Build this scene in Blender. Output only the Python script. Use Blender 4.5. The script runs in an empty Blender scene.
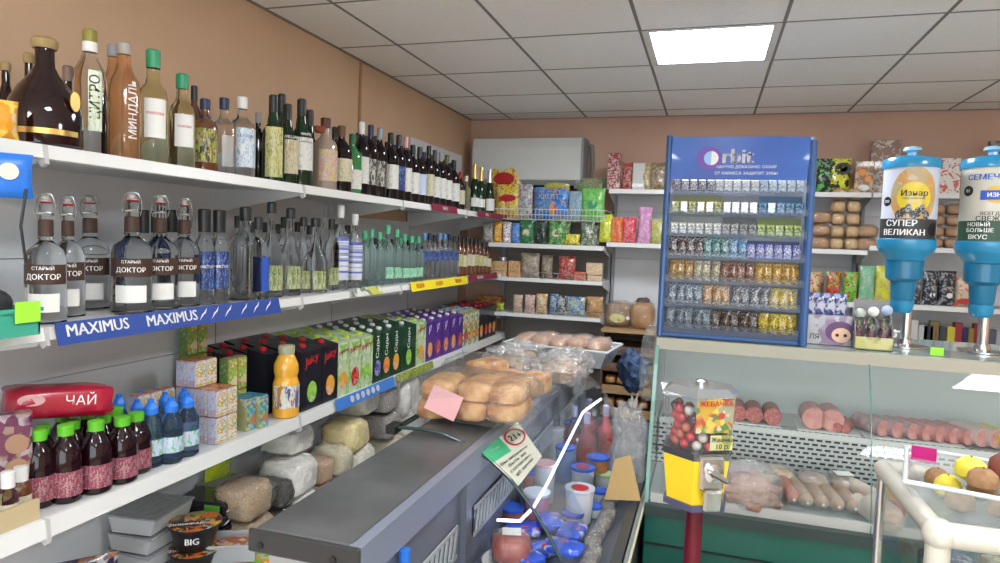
import bpy, math, random
from mathutils import Vector, Matrix, noise
random.seed(7)
C = bpy.context.scene.collection
PI = math.pi
# ------------------------------------------------------------------ camera model
F = 670.0
def _rot():
    pi, ro, ya = .06090505, .03512755, -.30094467
    cy, sy, cp, sp, cr, sr = math.cos(ya), math.sin(ya), math.cos(pi), math.sin(pi), math.cos(ro), math.sin(ro)
    fwd = Vector((sy*cp, cy*cp, -sp)); right = Vector((cy, -sy, 0)); up = right.cross(fwd)
    return right*cr + up*sr, -(-right*sr + up*cr), fwd
R0, R1, R2 = _rot()
EYE = 1.6
def ray(px, py): return (R0*((px-500)/F) + R1*((py-281.5)/F) + R2)
def onX(px, py, X): d = ray(px, py); d = d*(X/d.x); return Vector((d.x, d.y, d.z+EYE))
def onY(px, py, Y): d = ray(px, py); d = d*(Y/d.y); return Vector((d.x, d.y, d.z+EYE))
def onZ(px, py, Z): d = ray(px, py); d = d*((Z-EYE)/d.z); return Vector((d.x, d.y, Z))
def Yat(px, X, Z):      # depth of the point of the line (X, ., Z) that stands at column px
    a = R0-R2*((px-500)/F); return -(a.x*X+a.z*(Z-EYE))/a.y
def Xat(px, Y, Z):
    a = R0-R2*((px-500)/F); return -(a.y*Y+a.z*(Z-EYE))/a.x
def Zat(py, X, Y):
    a = R1-R2*((py-281.5)/F); return EYE-(a.x*X+a.y*Y)/a.z
def depth(X, Y, Z): return R2.dot(Vector((X, Y, Z-EYE)))

# ------------------------------------------------------------------ materials
MT = {}
def mat(name, col=(.8, .8, .8), rough=.5, metal=0., trans=0., ior=1.45, emit=0., coat=0., bump=0., bscale=60., spec=.5, alpha=1.):
    if name in MT: return MT[name]
    m = bpy.data.materials.new(name); m.use_nodes = True
    nt = m.node_tree; b = nt.nodes['Principled BSDF']
    b.inputs['Base Color'].default_value = (*col, 1); b.inputs['Roughness'].default_value = rough
    b.inputs['Metallic'].default_value = metal; b.inputs['Transmission Weight'].default_value = trans
    b.inputs['IOR'].default_value = ior; b.inputs['Coat Weight'].default_value = coat
    b.inputs['Specular IOR Level'].default_value = spec
    b.inputs['Alpha'].default_value = alpha
    if emit:
        b.inputs['Emission Color'].default_value = (*col, 1); b.inputs['Emission Strength'].default_value = emit
    tc = nt.nodes.new('ShaderNodeTexCoord'); n = nt.nodes.new('ShaderNodeTexNoise')
    n.inputs['Scale'].default_value = bscale; n.inputs['Detail'].default_value = 4
    nt.links.new(tc.outputs['Object'], n.inputs['Vector'])
    if bump:
        bp = nt.nodes.new('ShaderNodeBump'); bp.inputs['Strength'].default_value = bump; bp.inputs['Distance'].default_value = .01
        nt.links.new(n.outputs['Fac'], bp.inputs['Height']); nt.links.new(bp.outputs['Normal'], b.inputs['Normal'])
    MT[name] = m; return m
def noisy(name, c1, c2, scale=20., rough=.5, bump=0., coat=0., detail=5, stretch=(1, 1, 1), lo=.35, hi=.65):
    if name in MT: return MT[name]
    m = mat(name, c1, rough, bump=bump, bscale=scale, coat=coat); nt = m.node_tree; b = nt.nodes['Principled BSDF']
    tc = nt.nodes.new('ShaderNodeTexCoord'); mp = nt.nodes.new('ShaderNodeMapping'); mp.inputs['Scale'].default_value = stretch
    n = nt.nodes.new('ShaderNodeTexNoise'); n.inputs['Scale'].default_value = scale; n.inputs['Detail'].default_value = detail
    r = nt.nodes.new('ShaderNodeValToRGB'); r.color_ramp.elements[0].position = lo; r.color_ramp.elements[1].position = hi
    r.color_ramp.elements[0].color = (*c1, 1); r.color_ramp.elements[1].color = (*c2, 1)
    nt.links.new(tc.outputs['Object'], mp.inputs['Vector']); nt.links.new(mp.outputs['Vector'], n.inputs['Vector'])
    nt.links.new(n.outputs['Fac'], r.inputs['Fac']); nt.links.new(r.outputs['Color'], b.inputs['Base Color'])
    return m
def printed(name, cols, scale=40., rough=.3, coat=.3, bump=.0, stretch=(1, 1, 1), warp=.3):
    """wrapping print: irregular patches of a palette"""
    if name in MT: return MT[name]
    m = mat(name, cols[0], rough, coat=coat, bump=bump, bscale=25.); nt = m.node_tree; b = nt.nodes['Principled BSDF']
    tc = nt.nodes.new('ShaderNodeTexCoord'); mp = nt.nodes.new('ShaderNodeMapping'); mp.inputs['Scale'].default_value = stretch
    n = nt.nodes.new('ShaderNodeTexNoise'); n.inputs['Scale'].default_value = scale*.6; n.inputs['Detail'].default_value = 2
    mx = nt.nodes.new('ShaderNodeMix'); mx.data_type = 'VECTOR'; mx.inputs[0].default_value = warp*.2
    v = nt.nodes.new('ShaderNodeTexVoronoi'); v.inputs['Scale'].default_value = scale
    sp = nt.nodes.new('ShaderNodeSeparateColor'); r = nt.nodes.new('ShaderNodeValToRGB'); r.color_ramp.interpolation = 'CONSTANT'
    e = r.color_ramp.elements
    while len(e) < len(cols): e.new(.5)
    for i, c in enumerate(cols): e[i].position = i/len(cols); e[i].color = (*c, 1)
    L = nt.links.new
    L(tc.outputs['Object'], mp.inputs['Vector']); L(mp.outputs['Vector'], n.inputs['Vector'])
    L(mp.outputs['Vector'], mx.inputs[4]); L(n.outputs['Color'], mx.inputs[5]); L(mx.outputs[1], v.inputs['Vector'])
    L(v.outputs['Color'], sp.inputs[0]); L(sp.outputs[0], r.inputs['Fac'])
    v2 = nt.nodes.new('ShaderNodeTexVoronoi'); v2.inputs['Scale'].default_value = scale*3.1; sp2 = nt.nodes.new('ShaderNodeSeparateColor')
    r2 = nt.nodes.new('ShaderNodeValToRGB'); r2.color_ramp.interpolation = 'CONSTANT'; e2 = r2.color_ramp.elements
    while len(e2) < len(cols)+1: e2.new(.5)
    pal = list(cols[1:])+[cols[0], tuple(min(.8, q*.5+.3) for q in cols[0])]
    for i, c in enumerate(pal): e2[i].position = i/len(pal); e2[i].color = (*c, 1)
    n2 = nt.nodes.new('ShaderNodeTexNoise'); n2.inputs['Scale'].default_value = scale*.9; n2.inputs['Detail'].default_value = 1
    r3 = nt.nodes.new('ShaderNodeValToRGB'); r3.color_ramp.elements[0].position = .47; r3.color_ramp.elements[1].position = .53
    mc = nt.nodes.new('ShaderNodeMix'); mc.data_type = 'RGBA'
    L(mp.outputs['Vector'], v2.inputs['Vector']); L(v2.outputs['Color'], sp2.inputs[0]); L(sp2.outputs[0], r2.inputs['Fac'])
    L(mp.outputs['Vector'], n2.inputs['Vector']); L(n2.outputs['Fac'], r3.inputs['Fac']); L(r3.outputs['Color'], mc.inputs[0])
    L(r.outputs['Color'], mc.inputs[6]); L(r2.outputs['Color'], mc.inputs[7]); L(mc.outputs[2], b.inputs['Base Color'])
    return m
def film(name, tint=(1, 1, 1), gloss=.12, rough=.12, bump=.0, bscale=40., fres=1.35, haze=0.):
    """thin clear sheet or cellophane: see-through with a fresnel gloss and a little white haze"""
    if name in MT: return MT[name]
    m = bpy.data.materials.new(name); m.use_nodes = True; nt = m.node_tree; nt.nodes.clear()
    o = nt.nodes.new('ShaderNodeOutputMaterial'); t = nt.nodes.new('ShaderNodeBsdfTransparent'); g = nt.nodes.new('ShaderNodeBsdfGlossy')
    d = nt.nodes.new('ShaderNodeBsdfDiffuse'); m0 = nt.nodes.new('ShaderNodeMixShader'); mx = nt.nodes.new('ShaderNodeMixShader')
    fr = nt.nodes.new('ShaderNodeLayerWeight'); ad = nt.nodes.new('ShaderNodeMath'); ad.operation = 'MULTIPLY_ADD'; ad.use_clamp = True
    pw_ = nt.nodes.new('ShaderNodeMath'); pw_.operation = 'POWER'; pw_.inputs[1].default_value = 4.; fr.inputs['Blend'].default_value = .5
    nt.links.new(fr.outputs['Facing'], pw_.inputs[0]); ad.inputs[1].default_value = .8*min(1, (fres-1)*2.2); ad.inputs[2].default_value = gloss
    t.inputs['Color'].default_value = (*tint, 1); g.inputs['Roughness'].default_value = rough; d.inputs['Color'].default_value = (.85, .87, .9, 1)
    m0.inputs['Fac'].default_value = haze
    L = nt.links.new
    L(t.outputs[0], m0.inputs[1]); L(d.outputs[0], m0.inputs[2]); L(pw_.outputs[0], ad.inputs[0]); L(ad.outputs[0], mx.inputs['Fac'])
    L(m0.outputs[0], mx.inputs[1]); L(g.outputs[0], mx.inputs[2]); L(mx.outputs[0], o.inputs[0])
    if bump:
        tc = nt.nodes.new('ShaderNodeTexCoord'); n = nt.nodes.new('ShaderNodeTexNoise'); n.inputs['Scale'].default_value = bscale
        n.inputs['Detail'].default_value = 3; bp = nt.nodes.new('ShaderNodeBump'); bp.inputs['Strength'].default_value = bump; bp.inputs['Distance'].default_value = .02
        L(tc.outputs['Object'], n.inputs['Vector']); L(n.outputs['Fac'], bp.inputs['Height'])
        L(bp.outputs['Normal'], g.inputs['Normal']); L(bp.outputs['Normal'], fr.inputs['Normal'])
    MT[name] = m; return m
def perforated(name, hole=(.02, .02, .02), metal=(.75, .77, .78), bw=.022, rh=.012, mortar=.005, plane='XZ'):
    if name in MT: return MT[name]
    m = mat(name, metal, .35, metal=.3); nt = m.node_tree; b = nt.nodes['Principled BSDF']
    tc = nt.nodes.new('ShaderNodeTexCoord'); s = nt.nodes.new('ShaderNodeSeparateXYZ'); c = nt.nodes.new('ShaderNodeCombineXYZ')
    br = nt.nodes.new('ShaderNodeTexBrick'); br.inputs['Scale'].default_value = 1.; br.inputs['Brick Width'].default_value = bw
    br.inputs['Row Height'].default_value = rh; br.inputs['Mortar Size'].default_value = mortar; br.inputs['Mortar Smooth'].default_value = 0
    br.inputs['Color1'].default_value = br.inputs['Color2'].default_value = (*hole, 1); br.inputs['Mortar'].default_value = (*metal, 1)
    L = nt.links.new
    L(tc.outputs['Object'], s.inputs[0]); L(s.outputs[0], c.inputs[0]); L(s.outputs[2 if plane == 'XZ' else 1], c.inputs[1])
    L(c.outputs[0], br.inputs['Vector']); L(br.outputs['Color'], b.inputs['Base Color'])
    return m

white = mat('white_enamel', (.62, .62, .63), .45)
panelm = noisy('panel_enamel', (.68, .69, .72), (.73, .74, .77), 3, .5)
chrome = mat('chrome', (.7, .7, .72), .18, 1.)
steel = mat('brushed_steel', (.55, .56, .58), .35, .8)
blackp = mat('black_plastic', (.015, .015, .017), .35)
darkgrey = mat('dark_grey', (.06, .06, .065), .5)
seam = mat('seam', (.12, .12, .13), .7)
greyp = mat('grey_plastic', (.3, .31, .33), .45)
whitep = mat('white_plastic', (.72, .72, .71), .35)
cream = mat('cream_paper', (.75, .7, .52), .6)
paper = mat('white_paper', (.8, .8, .78), .6)
red = mat('red_ink', (.55, .03, .03), .4); redcap = mat('red_cap', (.5, .02, .03), .35)
ink = mat('black_ink', (.02, .02, .02), .5); wink = mat('white_ink', (.85, .85, .85), .5)
gold = mat('gold_foil', (.7, .48, .15), .3, .9); silver = mat('silver_foil', (.7, .7, .72), .3, .9)
yellow = mat('yellow_plastic', (.85, .6, .03), .35); lime = mat('lime_card', (.35, .8, .05), .5)
blue = mat('blue_plastic', (.02, .16, .62), .35); blueink = mat('blue_ink', (.03, .1, .5), .45)
green_ink = mat('green_ink', (.03, .4, .15), .5); brownlab = mat('brown_label', (.055, .025, .016), .5)
burg = mat('burgundy_card', (.2, .01, .04), .5); orangei = mat('orange_ink', (.85, .28, .03), .4)
pinkm = mat('pink_paper', (.75, .4, .42), .5)
skin_ = mat('peach_ink', (.85, .55, .38), .5)
gclear = mat('clear_glass', (.98, .99, .99), .03, trans=1., ior=1.24, spec=.8)
ggreen = mat('pale_green_glass', (.72, .9, .75), .03, trans=1., ior=1.4)
gaqua = mat('aqua_glass', (.8, .96, .91), .03, trans=1., ior=1.24, spec=.8)
gyel = mat('yellow_wine_glass', (.88, .92, .62), .04, trans=1., ior=1.26, spec=.8)
gamber = mat('amber_drink', (.88, .5, .25), .06, trans=.85, ior=1.4)
gbrown = mat('brown_glass', (.12, .035, .01), .08, coat=1.)
gdark = mat('dark_wine_glass', (.01, .005, .006), .08, coat=0., spec=.4)
gdgreen = mat('dark_green_glass', (.008, .028, .01), .07, coat=.1)
ggreen2 = mat('green_bottle_glass', (.03, .2, .05), .06, coat=1.)
gwine = mat('red_wine_glass', (.012, .002, .004), .05, coat=.3)
gjuice = mat('orange_juice', (.85, .42, .04), .12, coat=1.)
gblue = mat('blue_water_bottle', (.42, .66, 1.), .06, trans=.95, ior=1.25)
gpurple = mat('dark_cherry_drink', (.012, .002, .005), .1, coat=.2)
cell = film('cellophane', (1, 1, 1), .075, .13, 1., 38, fres=1.25, haze=.05)
cellm = film('milky_cellophane', (1, 1, 1), .13, .13, 1., 50, fres=1.3, haze=.14)
pane = film('clear_pane', (.93, .97, .96), .03, .02, fres=1.45, haze=.02)
clearplast = film('clear_plastic', (.95, .97, .98), .08, .06, .2, 20, haze=.06)
traypl = film('milky_plastic', (.93, .95, .97), .1, .15, .1, 10, haze=.35)

# ------------------------------------------------------------------ mesh builders
def mk(name, vs, fs, m=None, smooth=True, ang=35):
    me = bpy.data.meshes.new(name); me.from_pydata([tuple(v) for v in vs], [], fs); me.update()
    if smooth:
        me.polygons.foreach_set('use_smooth', [True]*len(me.polygons)); me.set_sharp_from_angle(angle=math.radians(ang))
    if m: me.materials.append(m)
    return me
class MB:
    def __init__(s): s.v = []; s.f = []
    def add(s, vs, fs): k = len(s.v); s.v += [tuple(v) for v in vs]; s.f += [tuple(i+k for i in f) for f in fs]; return s
    def box(s, x0, x1, y0, y1, z0, z1, b=0.):
        if b <= 0:
            vs = [(x, y, z) for x in (x0, x1) for y in (y0, y1) for z in (z0, z1)]
            return s.add(vs, [(0, 1, 3, 2), (4, 6, 7, 5), (0, 4, 5, 1), (2, 3, 7, 6), (0, 2, 6, 4), (1, 5, 7, 3)])
        b = min(b, (x1-x0)*.45, (y1-y0)*.45, (z1-z0)*.45)
        vs = []; ring = lambda i, z: [(x0+i, y0+b, z), (x0+b, y0+i, z), (x1-b, y0+i, z), (x1-i, y0+b, z), (x1-i, y1-b, z), (x1-b, y1-i, z), (x0+b, y1-i, z), (x0+i, y1-b, z)]
        inn = lambda z: [(x0+b, y0+b, z)]*2+[(x1-b, y0+b, z)]*2+[(x1-b, y1-b, z)]*2+[(x0+b, y1-b, z)]*2
        k = len(s.v); vs = inn(z0)[::2]+ring(0, z0+b)+ring(0, z1-b)+inn(z1)[::2]
        fs = [(0, 3, 2, 1), (20, 21, 22, 23)]
        for i in range(8): j = (i+1) % 8; fs.append((4+i, 4+j, 12+j, 12+i))
        # lower and upper chamfers
        cor = [0, 0, 1, 1, 2, 2, 3, 3]
        for i in range(8):
            j = (i+1) % 8; a, c = cor[i], cor[j]
            if a == c: fs.append((a, 4+j, 4+i)); fs.append((20+a, 12+i, 12+j))
            else: fs.append((a, c, 4+j, 4+i)); fs.append((20+c, 20+a, 12+i, 12+j))
        return s.add(vs, fs)
    def prism(s, poly, axis, a, b):     # poly in the other two axes, extruded a..b along axis
        n = len(poly)
        def P(p, t): return {'x': (t, p[0], p[1]), 'y': (p[0], t, p[1]), 'z': (p[0], p[1], t)}[axis]
        vs = [P(p, a) for p in poly]+[P(p, b) for p in poly]
        return s.add(vs, [tuple(range(n))[::-1], tuple(range(n, 2*n))]+[(i, (i+1) % n, n+(i+1) % n, n+i) for i in range(n)])
    def tube(s, pts, r, n=8, cap=True):
        pts = [Vector(p) for p in pts]; up = None; rings = []
        for i, p in enumerate(pts):
            d = (pts[min(i+1, len(pts)-1)]-pts[max(i-1, 0)]).normalized()
            if up is None: up = d.orthogonal().normalized()
            up = (up-d*up.dot(d)).normalized(); q = d.cross(up)
            rr = r[i] if isinstance(r, (list, tuple)) else r
            rings.append([p+(up*math.cos(2*PI*k/n)+q*math.sin(2*PI*k/n))*rr for k in range(n)])
        vs = [v for R in rings for v in R]; fs = []
        for i in range(len(pts)-1):
            for k in range(n): fs.append((i*n+k, i*n+(k+1) % n, (i+1)*n+(k+1) % n, (i+1)*n+k))
        if cap: fs += [tuple(range(n))[::-1], tuple(range(len(vs)-n, len(vs)))]
        return s.add(vs, fs)
    def lathe(s, prof, n=20, cx=0, cy=0, p=2., sy=1.):
        vs = []; fs = []
        for r, z in prof:
            for k in range(n):
                a = 2*PI*k/n; c, d = math.cos(a), math.sin(a)
                if p != 2.: q = (abs(c)**p+abs(d)**p)**(-1/p)
                else: q = 1
                vs.append((cx+r*q*c, cy+r*q*d*sy, z))
        for i in range(len(prof)-1):
            for k in range(n): fs.append((i*n+k, i*n+(k+1) % n, (i+1)*n+(k+1) % n, (i+1)*n+k))
        fs += [tuple(range(n))[::-1], tuple(range(len(vs)-n, len(vs)))]
        return s.add(vs, fs)
    def sphere(s, c, r, n=10, sc=(1, 1, 1)):
        pr = [(r*math.sin(PI*(i+.02)/(n//2+.04)), -r*math.cos(PI*i/(n//2))) for i in range(n//2+1)]
        t = MB().lathe(pr, n)
        return s.add([(c[0]+x*sc[0], c[1]+y*sc[1], c[2]+z*sc[2]) for x, y, z in t.v], t.f)
    def mesh(s, name, m, smooth=True, ang=35): return mk(name, s.v, s.f, m, smooth, ang)
CACHE = {}
def cached(key, fn):
    if key not in CACHE: CACHE[key] = fn()
    return CACHE[key]
def nz(p, s, seed=0): return noise.noise(Vector(p)*s+Vector((seed*7.3, seed*3.1, seed*1.7)))
def pillow(w, h, t, seed=0, n=12, wr=.12, crimp=.06):
    """an upright pouch: width w (x), height h (z), thickness t (y), crimped top and bottom"""
    vs = []; fs = []; m = n
    for side in (-1, 1):
        for j in range(m+1):
            v = j/m*2-1
            for i in range(n+1):
                u = i/n*2-1
                vv = min(1, abs(v)/(1-crimp))
                th = (1-abs(u)**3)**.6*(1-vv**3)**.6 if vv < 1 else 0
                k = 1-.06*(1-v*v)
                th *= 1+wr*2*nz((u*w, v*h, side), 14, seed)
                y = side*(th*t/2+.0006)
                z = (v+1)/2*h
                vs.append((u*w/2*k+.01*w*nz((0, v, 0), 3, seed), y+wr*.12*t*nz((u, v, 0), 4, seed), z))
    N = (n+1)*(m+1)
    for side in (0, 1):
        for j in range(m):
            for i in range(n):
                a = side*N+j*(n+1)+i; q = (a, a+1, a+n+2, a+n+1); fs.append(q if side == 0 else q[::-1])
    for j in range(m):
        a = j*(n+1); fs.append((a+n+1, N+a+n+1, N+a, a)); a += n; fs.append((a, N+a, N+a+n+1, a+n+1))
    for i in range(n):
        fs.append((i+1, i, N+i, N+i+1)); a = m*(n+1)+i; fs.append((a, a+1, N+a+1, N+a))
    return vs, fs
def blob(w, d, h, seed=0, amp=.12, p=2.6, nu=18, nv=12, fr=2.5):
    """lumpy sack or loaf resting on z = 0"""
    vs = []; fs = []
    def pw(c, q): return math.copysign(abs(c)**q, c)
    for j in range(nv+1):
        b = -PI/2+PI*j/nv
        b = max(-PI/2+.02, min(PI/2-.02, b))
        for i in range(nu):
            a = 2*PI*i/nu
            x = pw(math.cos(b), 2/p)*pw(math.cos(a), 2/p); y = pw(math.cos(b), 2/p)*pw(math.sin(a), 2/p); z = pw(math.sin(b), 2/p)
            k = 1+amp*nz((x, y, z), fr, seed)+amp*.35*nz((x, y, z), fr*3, seed)
            z = max(z*k, -.93)
            vs.append((x*k*w/2, y*k*d/2, (z+.93)/1.93*h))
    for j in range(nv):
        for i in range(nu): fs.append((j*nu+i, j*nu+(i+1) % nu, (j+1)*nu+(i+1) % nu, (j+1)*nu+i))
    fs += [tuple(range(nu))[::-1], tuple(range(nv*nu, nv*nu+nu))]
    return vs, fs
def disc(r, m, n=16, sy=1.):
    def f(): return mk('disc', [(r*math.cos(2*PI*k/n), 0, r*sy*math.sin(2*PI*k/n)) for k in range(n)], [tuple(range(n))], m, False)
    return cached(('disc', r, m.name, n, sy), f)
FONT = {}
def text(s, size, m, fn, key=None, bold=0.):
    """flat lettering; fn maps (x, y) of the centred line to a 3-D point"""
    k = (s, size, bold)
    if k not in FONT:
        cu = bpy.data.curves.new('lettering', 'FONT'); cu.body = s; cu.size = size; cu.align_x = 'CENTER'; cu.align_y = 'CENTER'; cu.resolution_u = 2
        o = bpy.data.objects.new('lettering', cu); me = bpy.data.meshes.new_from_object(o)
        vs_ = [v.co.copy() for v in me.vertices]; fs_ = [tuple(p.vertices) for p in me.polygons]; n_ = len(vs_)
        if bold: d_ = Vector((min(bold, .03)*size, 0, 0)); fs_ = fs_+[tuple(i+n_ for i in f) for f in fs_]; vs_ = [v-d_ for v in vs_]+[v+d_ for v in vs_]
        FONT[k] = (vs_, fs_)
        bpy.data.objects.remove(o); bpy.data.curves.remove(cu); bpy.data.meshes.remove(me)
    vs, fs = FONT[k]
    return mk('lettering', [fn(v.x, v.y) for v in vs], fs, m, smooth=False)

# ------------------------------------------------------------------ scene helpers
SEEN = {}
def tag(o, label, cat, group=None):
    if label in SEEN: print('DUPLICATE LABEL', label)
    SEEN[label] = 1
    o['label'] = label; o['category'] = cat
    if group: o['group'] = group
    return o
def thing(name, label, cat, loc=(0, 0, 0), rz=0., group=None, scale=(1, 1, 1), rot=None):
    o = bpy.data.objects.new(name, None); C.objects.link(o); o.empty_display_size = .05
    o.location = loc; o.rotation_euler = rot or (0, 0, rz); o.scale = scale
    return tag(o, label, cat, group)
def part(name, me, parent, loc=(0, 0, 0), rot=(0, 0, 0), scale=(1, 1, 1), label=None):
    o = bpy.data.objects.new(name, me); C.objects.link(o); o.parent = parent
    o.location = loc; o.rotation_euler = rot; o.scale = scale
    if label: o['label'] = label
    return o
def solo(name, me, label, cat, loc=(0, 0, 0), rz=0., group=None, rot=None, scale=(1, 1, 1)):
    o = part(name, me, None, loc, rot or (0, 0, rz), scale); return tag(o, label, cat, group)
def struct(name, me, parent=None):
    o = bpy.data.objects.new(name, me); C.objects.link(o); o.parent = parent
    if parent is None: o['kind'] = 'structure'
    return o
def bx(x0, x1, y0, y1, z0, z1, m, b=0., nm='panel'): return MB().box(x0, x1, y0, y1, z0, z1, b).mesh(nm, m)
ORD = ['first', 'second', 'third', 'fourth', 'fifth', 'sixth', 'seventh', 'eighth', 'ninth', 'tenth', 'eleventh', 'twelfth', 'thirteenth', 'fourteenth', 'fifteenth', 'sixteenth',
       'seventeenth', 'eighteenth', 'nineteenth', 'twentieth', 'twenty-first', 'twenty-second', 'twenty-third', 'twenty-fourth', 'twenty-fifth', 'twenty-sixth', 'twenty-seventh', 'twenty-eighth', 'twenty-ninth', 'thirtieth']

# ------------------------------------------------------------------ room
XL, YB, ZC = -1.89, 5.15, 2.562
XR, YF = 3.4, -2.6
peach = noisy('peach_wall', (.62, .415, .27), (.67, .45, .30), 2.5, .75, bump=.05)
peachb = noisy('pink_peach_wall', (.56, .36, .27), (.6, .39, .3), 2.5, .75, bump=.05)
lino = noisy('floor_tiles', (.5, .45, .38), (.56, .5, .43), 6, .4)
ctile = noisy('ceiling_tile', (.90, .89, .88), (.94, .935, .93), 120, .9, bump=.25, lo=.42, hi=.6)
struct('floor', bx(XL-.1, XR+.1, YF-.1, YB+.1, -.1, 0, lino))
struct('wall_left', bx(XL-.12, XL, YF-.12, YB+.12, 0, ZC+.1, peach))
struct('wall_back', bx(XL, XR, YB, YB+.12, 0, ZC+.1, peachb))
struct('wall_right', bx(XR, XR+.12, YF-.12, YB+.12, 0, ZC+.1, peach))
WX0, WX1, WZ0, WZ1 = XL+.4, XR-.4, .5, 2.35
struct('wall_front', MB().box(XL, WX0, YF-.12, YF, 0, ZC+.1).box(WX1, XR, YF-.12, YF, 0, ZC+.1).box(WX0, WX1, YF-.12, YF, 0, WZ0).box(WX0, WX1, YF-.12, YF, WZ1, ZC+.1).mesh('wall', peach, False))
wf = MB()
for k in range(5): xx = WX0+(WX1-WX0)*k/4; wf.box(xx-.03, xx+.03, YF-.09, YF-.03, WZ0, WZ1)
wf.box(WX0, WX1, YF-.09, YF-.03, WZ0, WZ0+.05); wf.box(WX0, WX1, YF-.09, YF-.03, WZ1-.05, WZ1)
wn = struct('fill_window_1', wf.mesh('frame', whitep, False)); struct('pane', bx(WX0, WX1, YF-.062, YF-.058, WZ0, WZ1, pane), wn)  # unseen opening behind the camera, added to let in soft fill
fill_l = bpy.data.lights.new('window_fill_light', 'AREA'); fill_l.shape = 'RECTANGLE'; fill_l.size = WX1-WX0; fill_l.size_y = WZ1-WZ0; fill_l.energy = 60; fill_l.color = (.9, .95, 1)  # area light added outside the invented opening to brighten the room
so = bpy.data.objects.new('window_fill_light', fill_l); C.objects.link(so); so.location = ((WX0+WX1)/2, YF-.2, (WZ0+WZ1)/2); so.rotation_euler = (PI/2, 0, 0)
# suspended ceiling: lay-in tiles between slim bars, lamps lie in single cells
X0, Y0 = -1.5476, 3.1053
lamps = [(2, 0), (2, -5), (5, -3), (0, -8), (5, -8)]
cells = MB(); bars = MB()
for i in range(-1, 9):
    for j in range(-10, 5):
        a, b = max(X0+.6*i, XL), min(X0+.6*(i+1), XR); c, d = max(Y0+.6*j, YF), min(Y0+.6*(j+1), YB)
        if a >= b or c >= d or (i, j) in lamps: continue
        cells.box(a+.006, b-.006, c+.006, d-.006, ZC, ZC+.012)
for i in range(0, 9):
    if X0+.6*i < XR: bars.box(X0+.6*i-.0075, X0+.6*i+.0075, YF, YB, ZC-.001, ZC+.02)
for j in range(-9, 5):
    if YF < Y0+.6*j < YB: bars.box(XL, XR, Y0+.6*j-.0055, Y0+.6*j+.0055, ZC-.0015, ZC+.018)
struct('ceiling', cells.mesh('ceiling', ctile, False))
struct('trim_1', bars.mesh('trim', mat('ceiling_bar', (.22, .21, .2), .6), False))
struct('ceiling.001', bx(XL, XR, YF, YB, ZC+.06, ZC+.1, darkgrey))
an = MB(); an.box(XL, XL+.018, YF, YB, ZC-.004, ZC); an.box(XL, XR, YB-.018, YB, ZC-.004, ZC)
struct('trim_2', an.mesh('trim', mat('edge_angle', (.25, .22, .2), .6), False))
glow = mat('lamp_diffuser', (.93, .97, 1.), .5, emit=20.)
for n, (i, j) in enumerate(lamps):
    x, y = X0+.6*i, Y0+.6*j
    if n == 0: lab = 'square white ceiling lamp lit in the suspended ceiling, the only one in view'
    else: lab = 'lit square ceiling lamp out of view behind the shop front, ' + ORD[n]
    t = thing('ceiling_lamp', lab, 'ceiling lamp', (x+.3, y+.3, ZC))
    fr = MB(); fr.box(-.294, .294, -.294, -.27, -.004, .02); fr.box(-.294, .294, .27, .294, -.004, .02); fr.box(-.294, -.26, -.27, .27, -.004, .02); fr.box(.26, .294, -.27, .27, -.004, .02)
    part('frame', fr.mesh('frame', whitep, False), t)
    part('diffuser', bx(-.26, .26, -.27, .27, .004, .012, glow, nm='diffuser'), t)

# cable conduit on the left wall
yc = Yat(360, XL+.01, 2.2)
solo('cable_conduit', MB().tube([(XL+.008, yc, 1.8), (XL+.008, yc, ZC-.005)], .007).mesh('conduit', mat('brown_conduit', (.4, .2, .1), .6)),
     'thin brown vertical cable conduit on the peach wall above the bottles', 'conduit')

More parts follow.
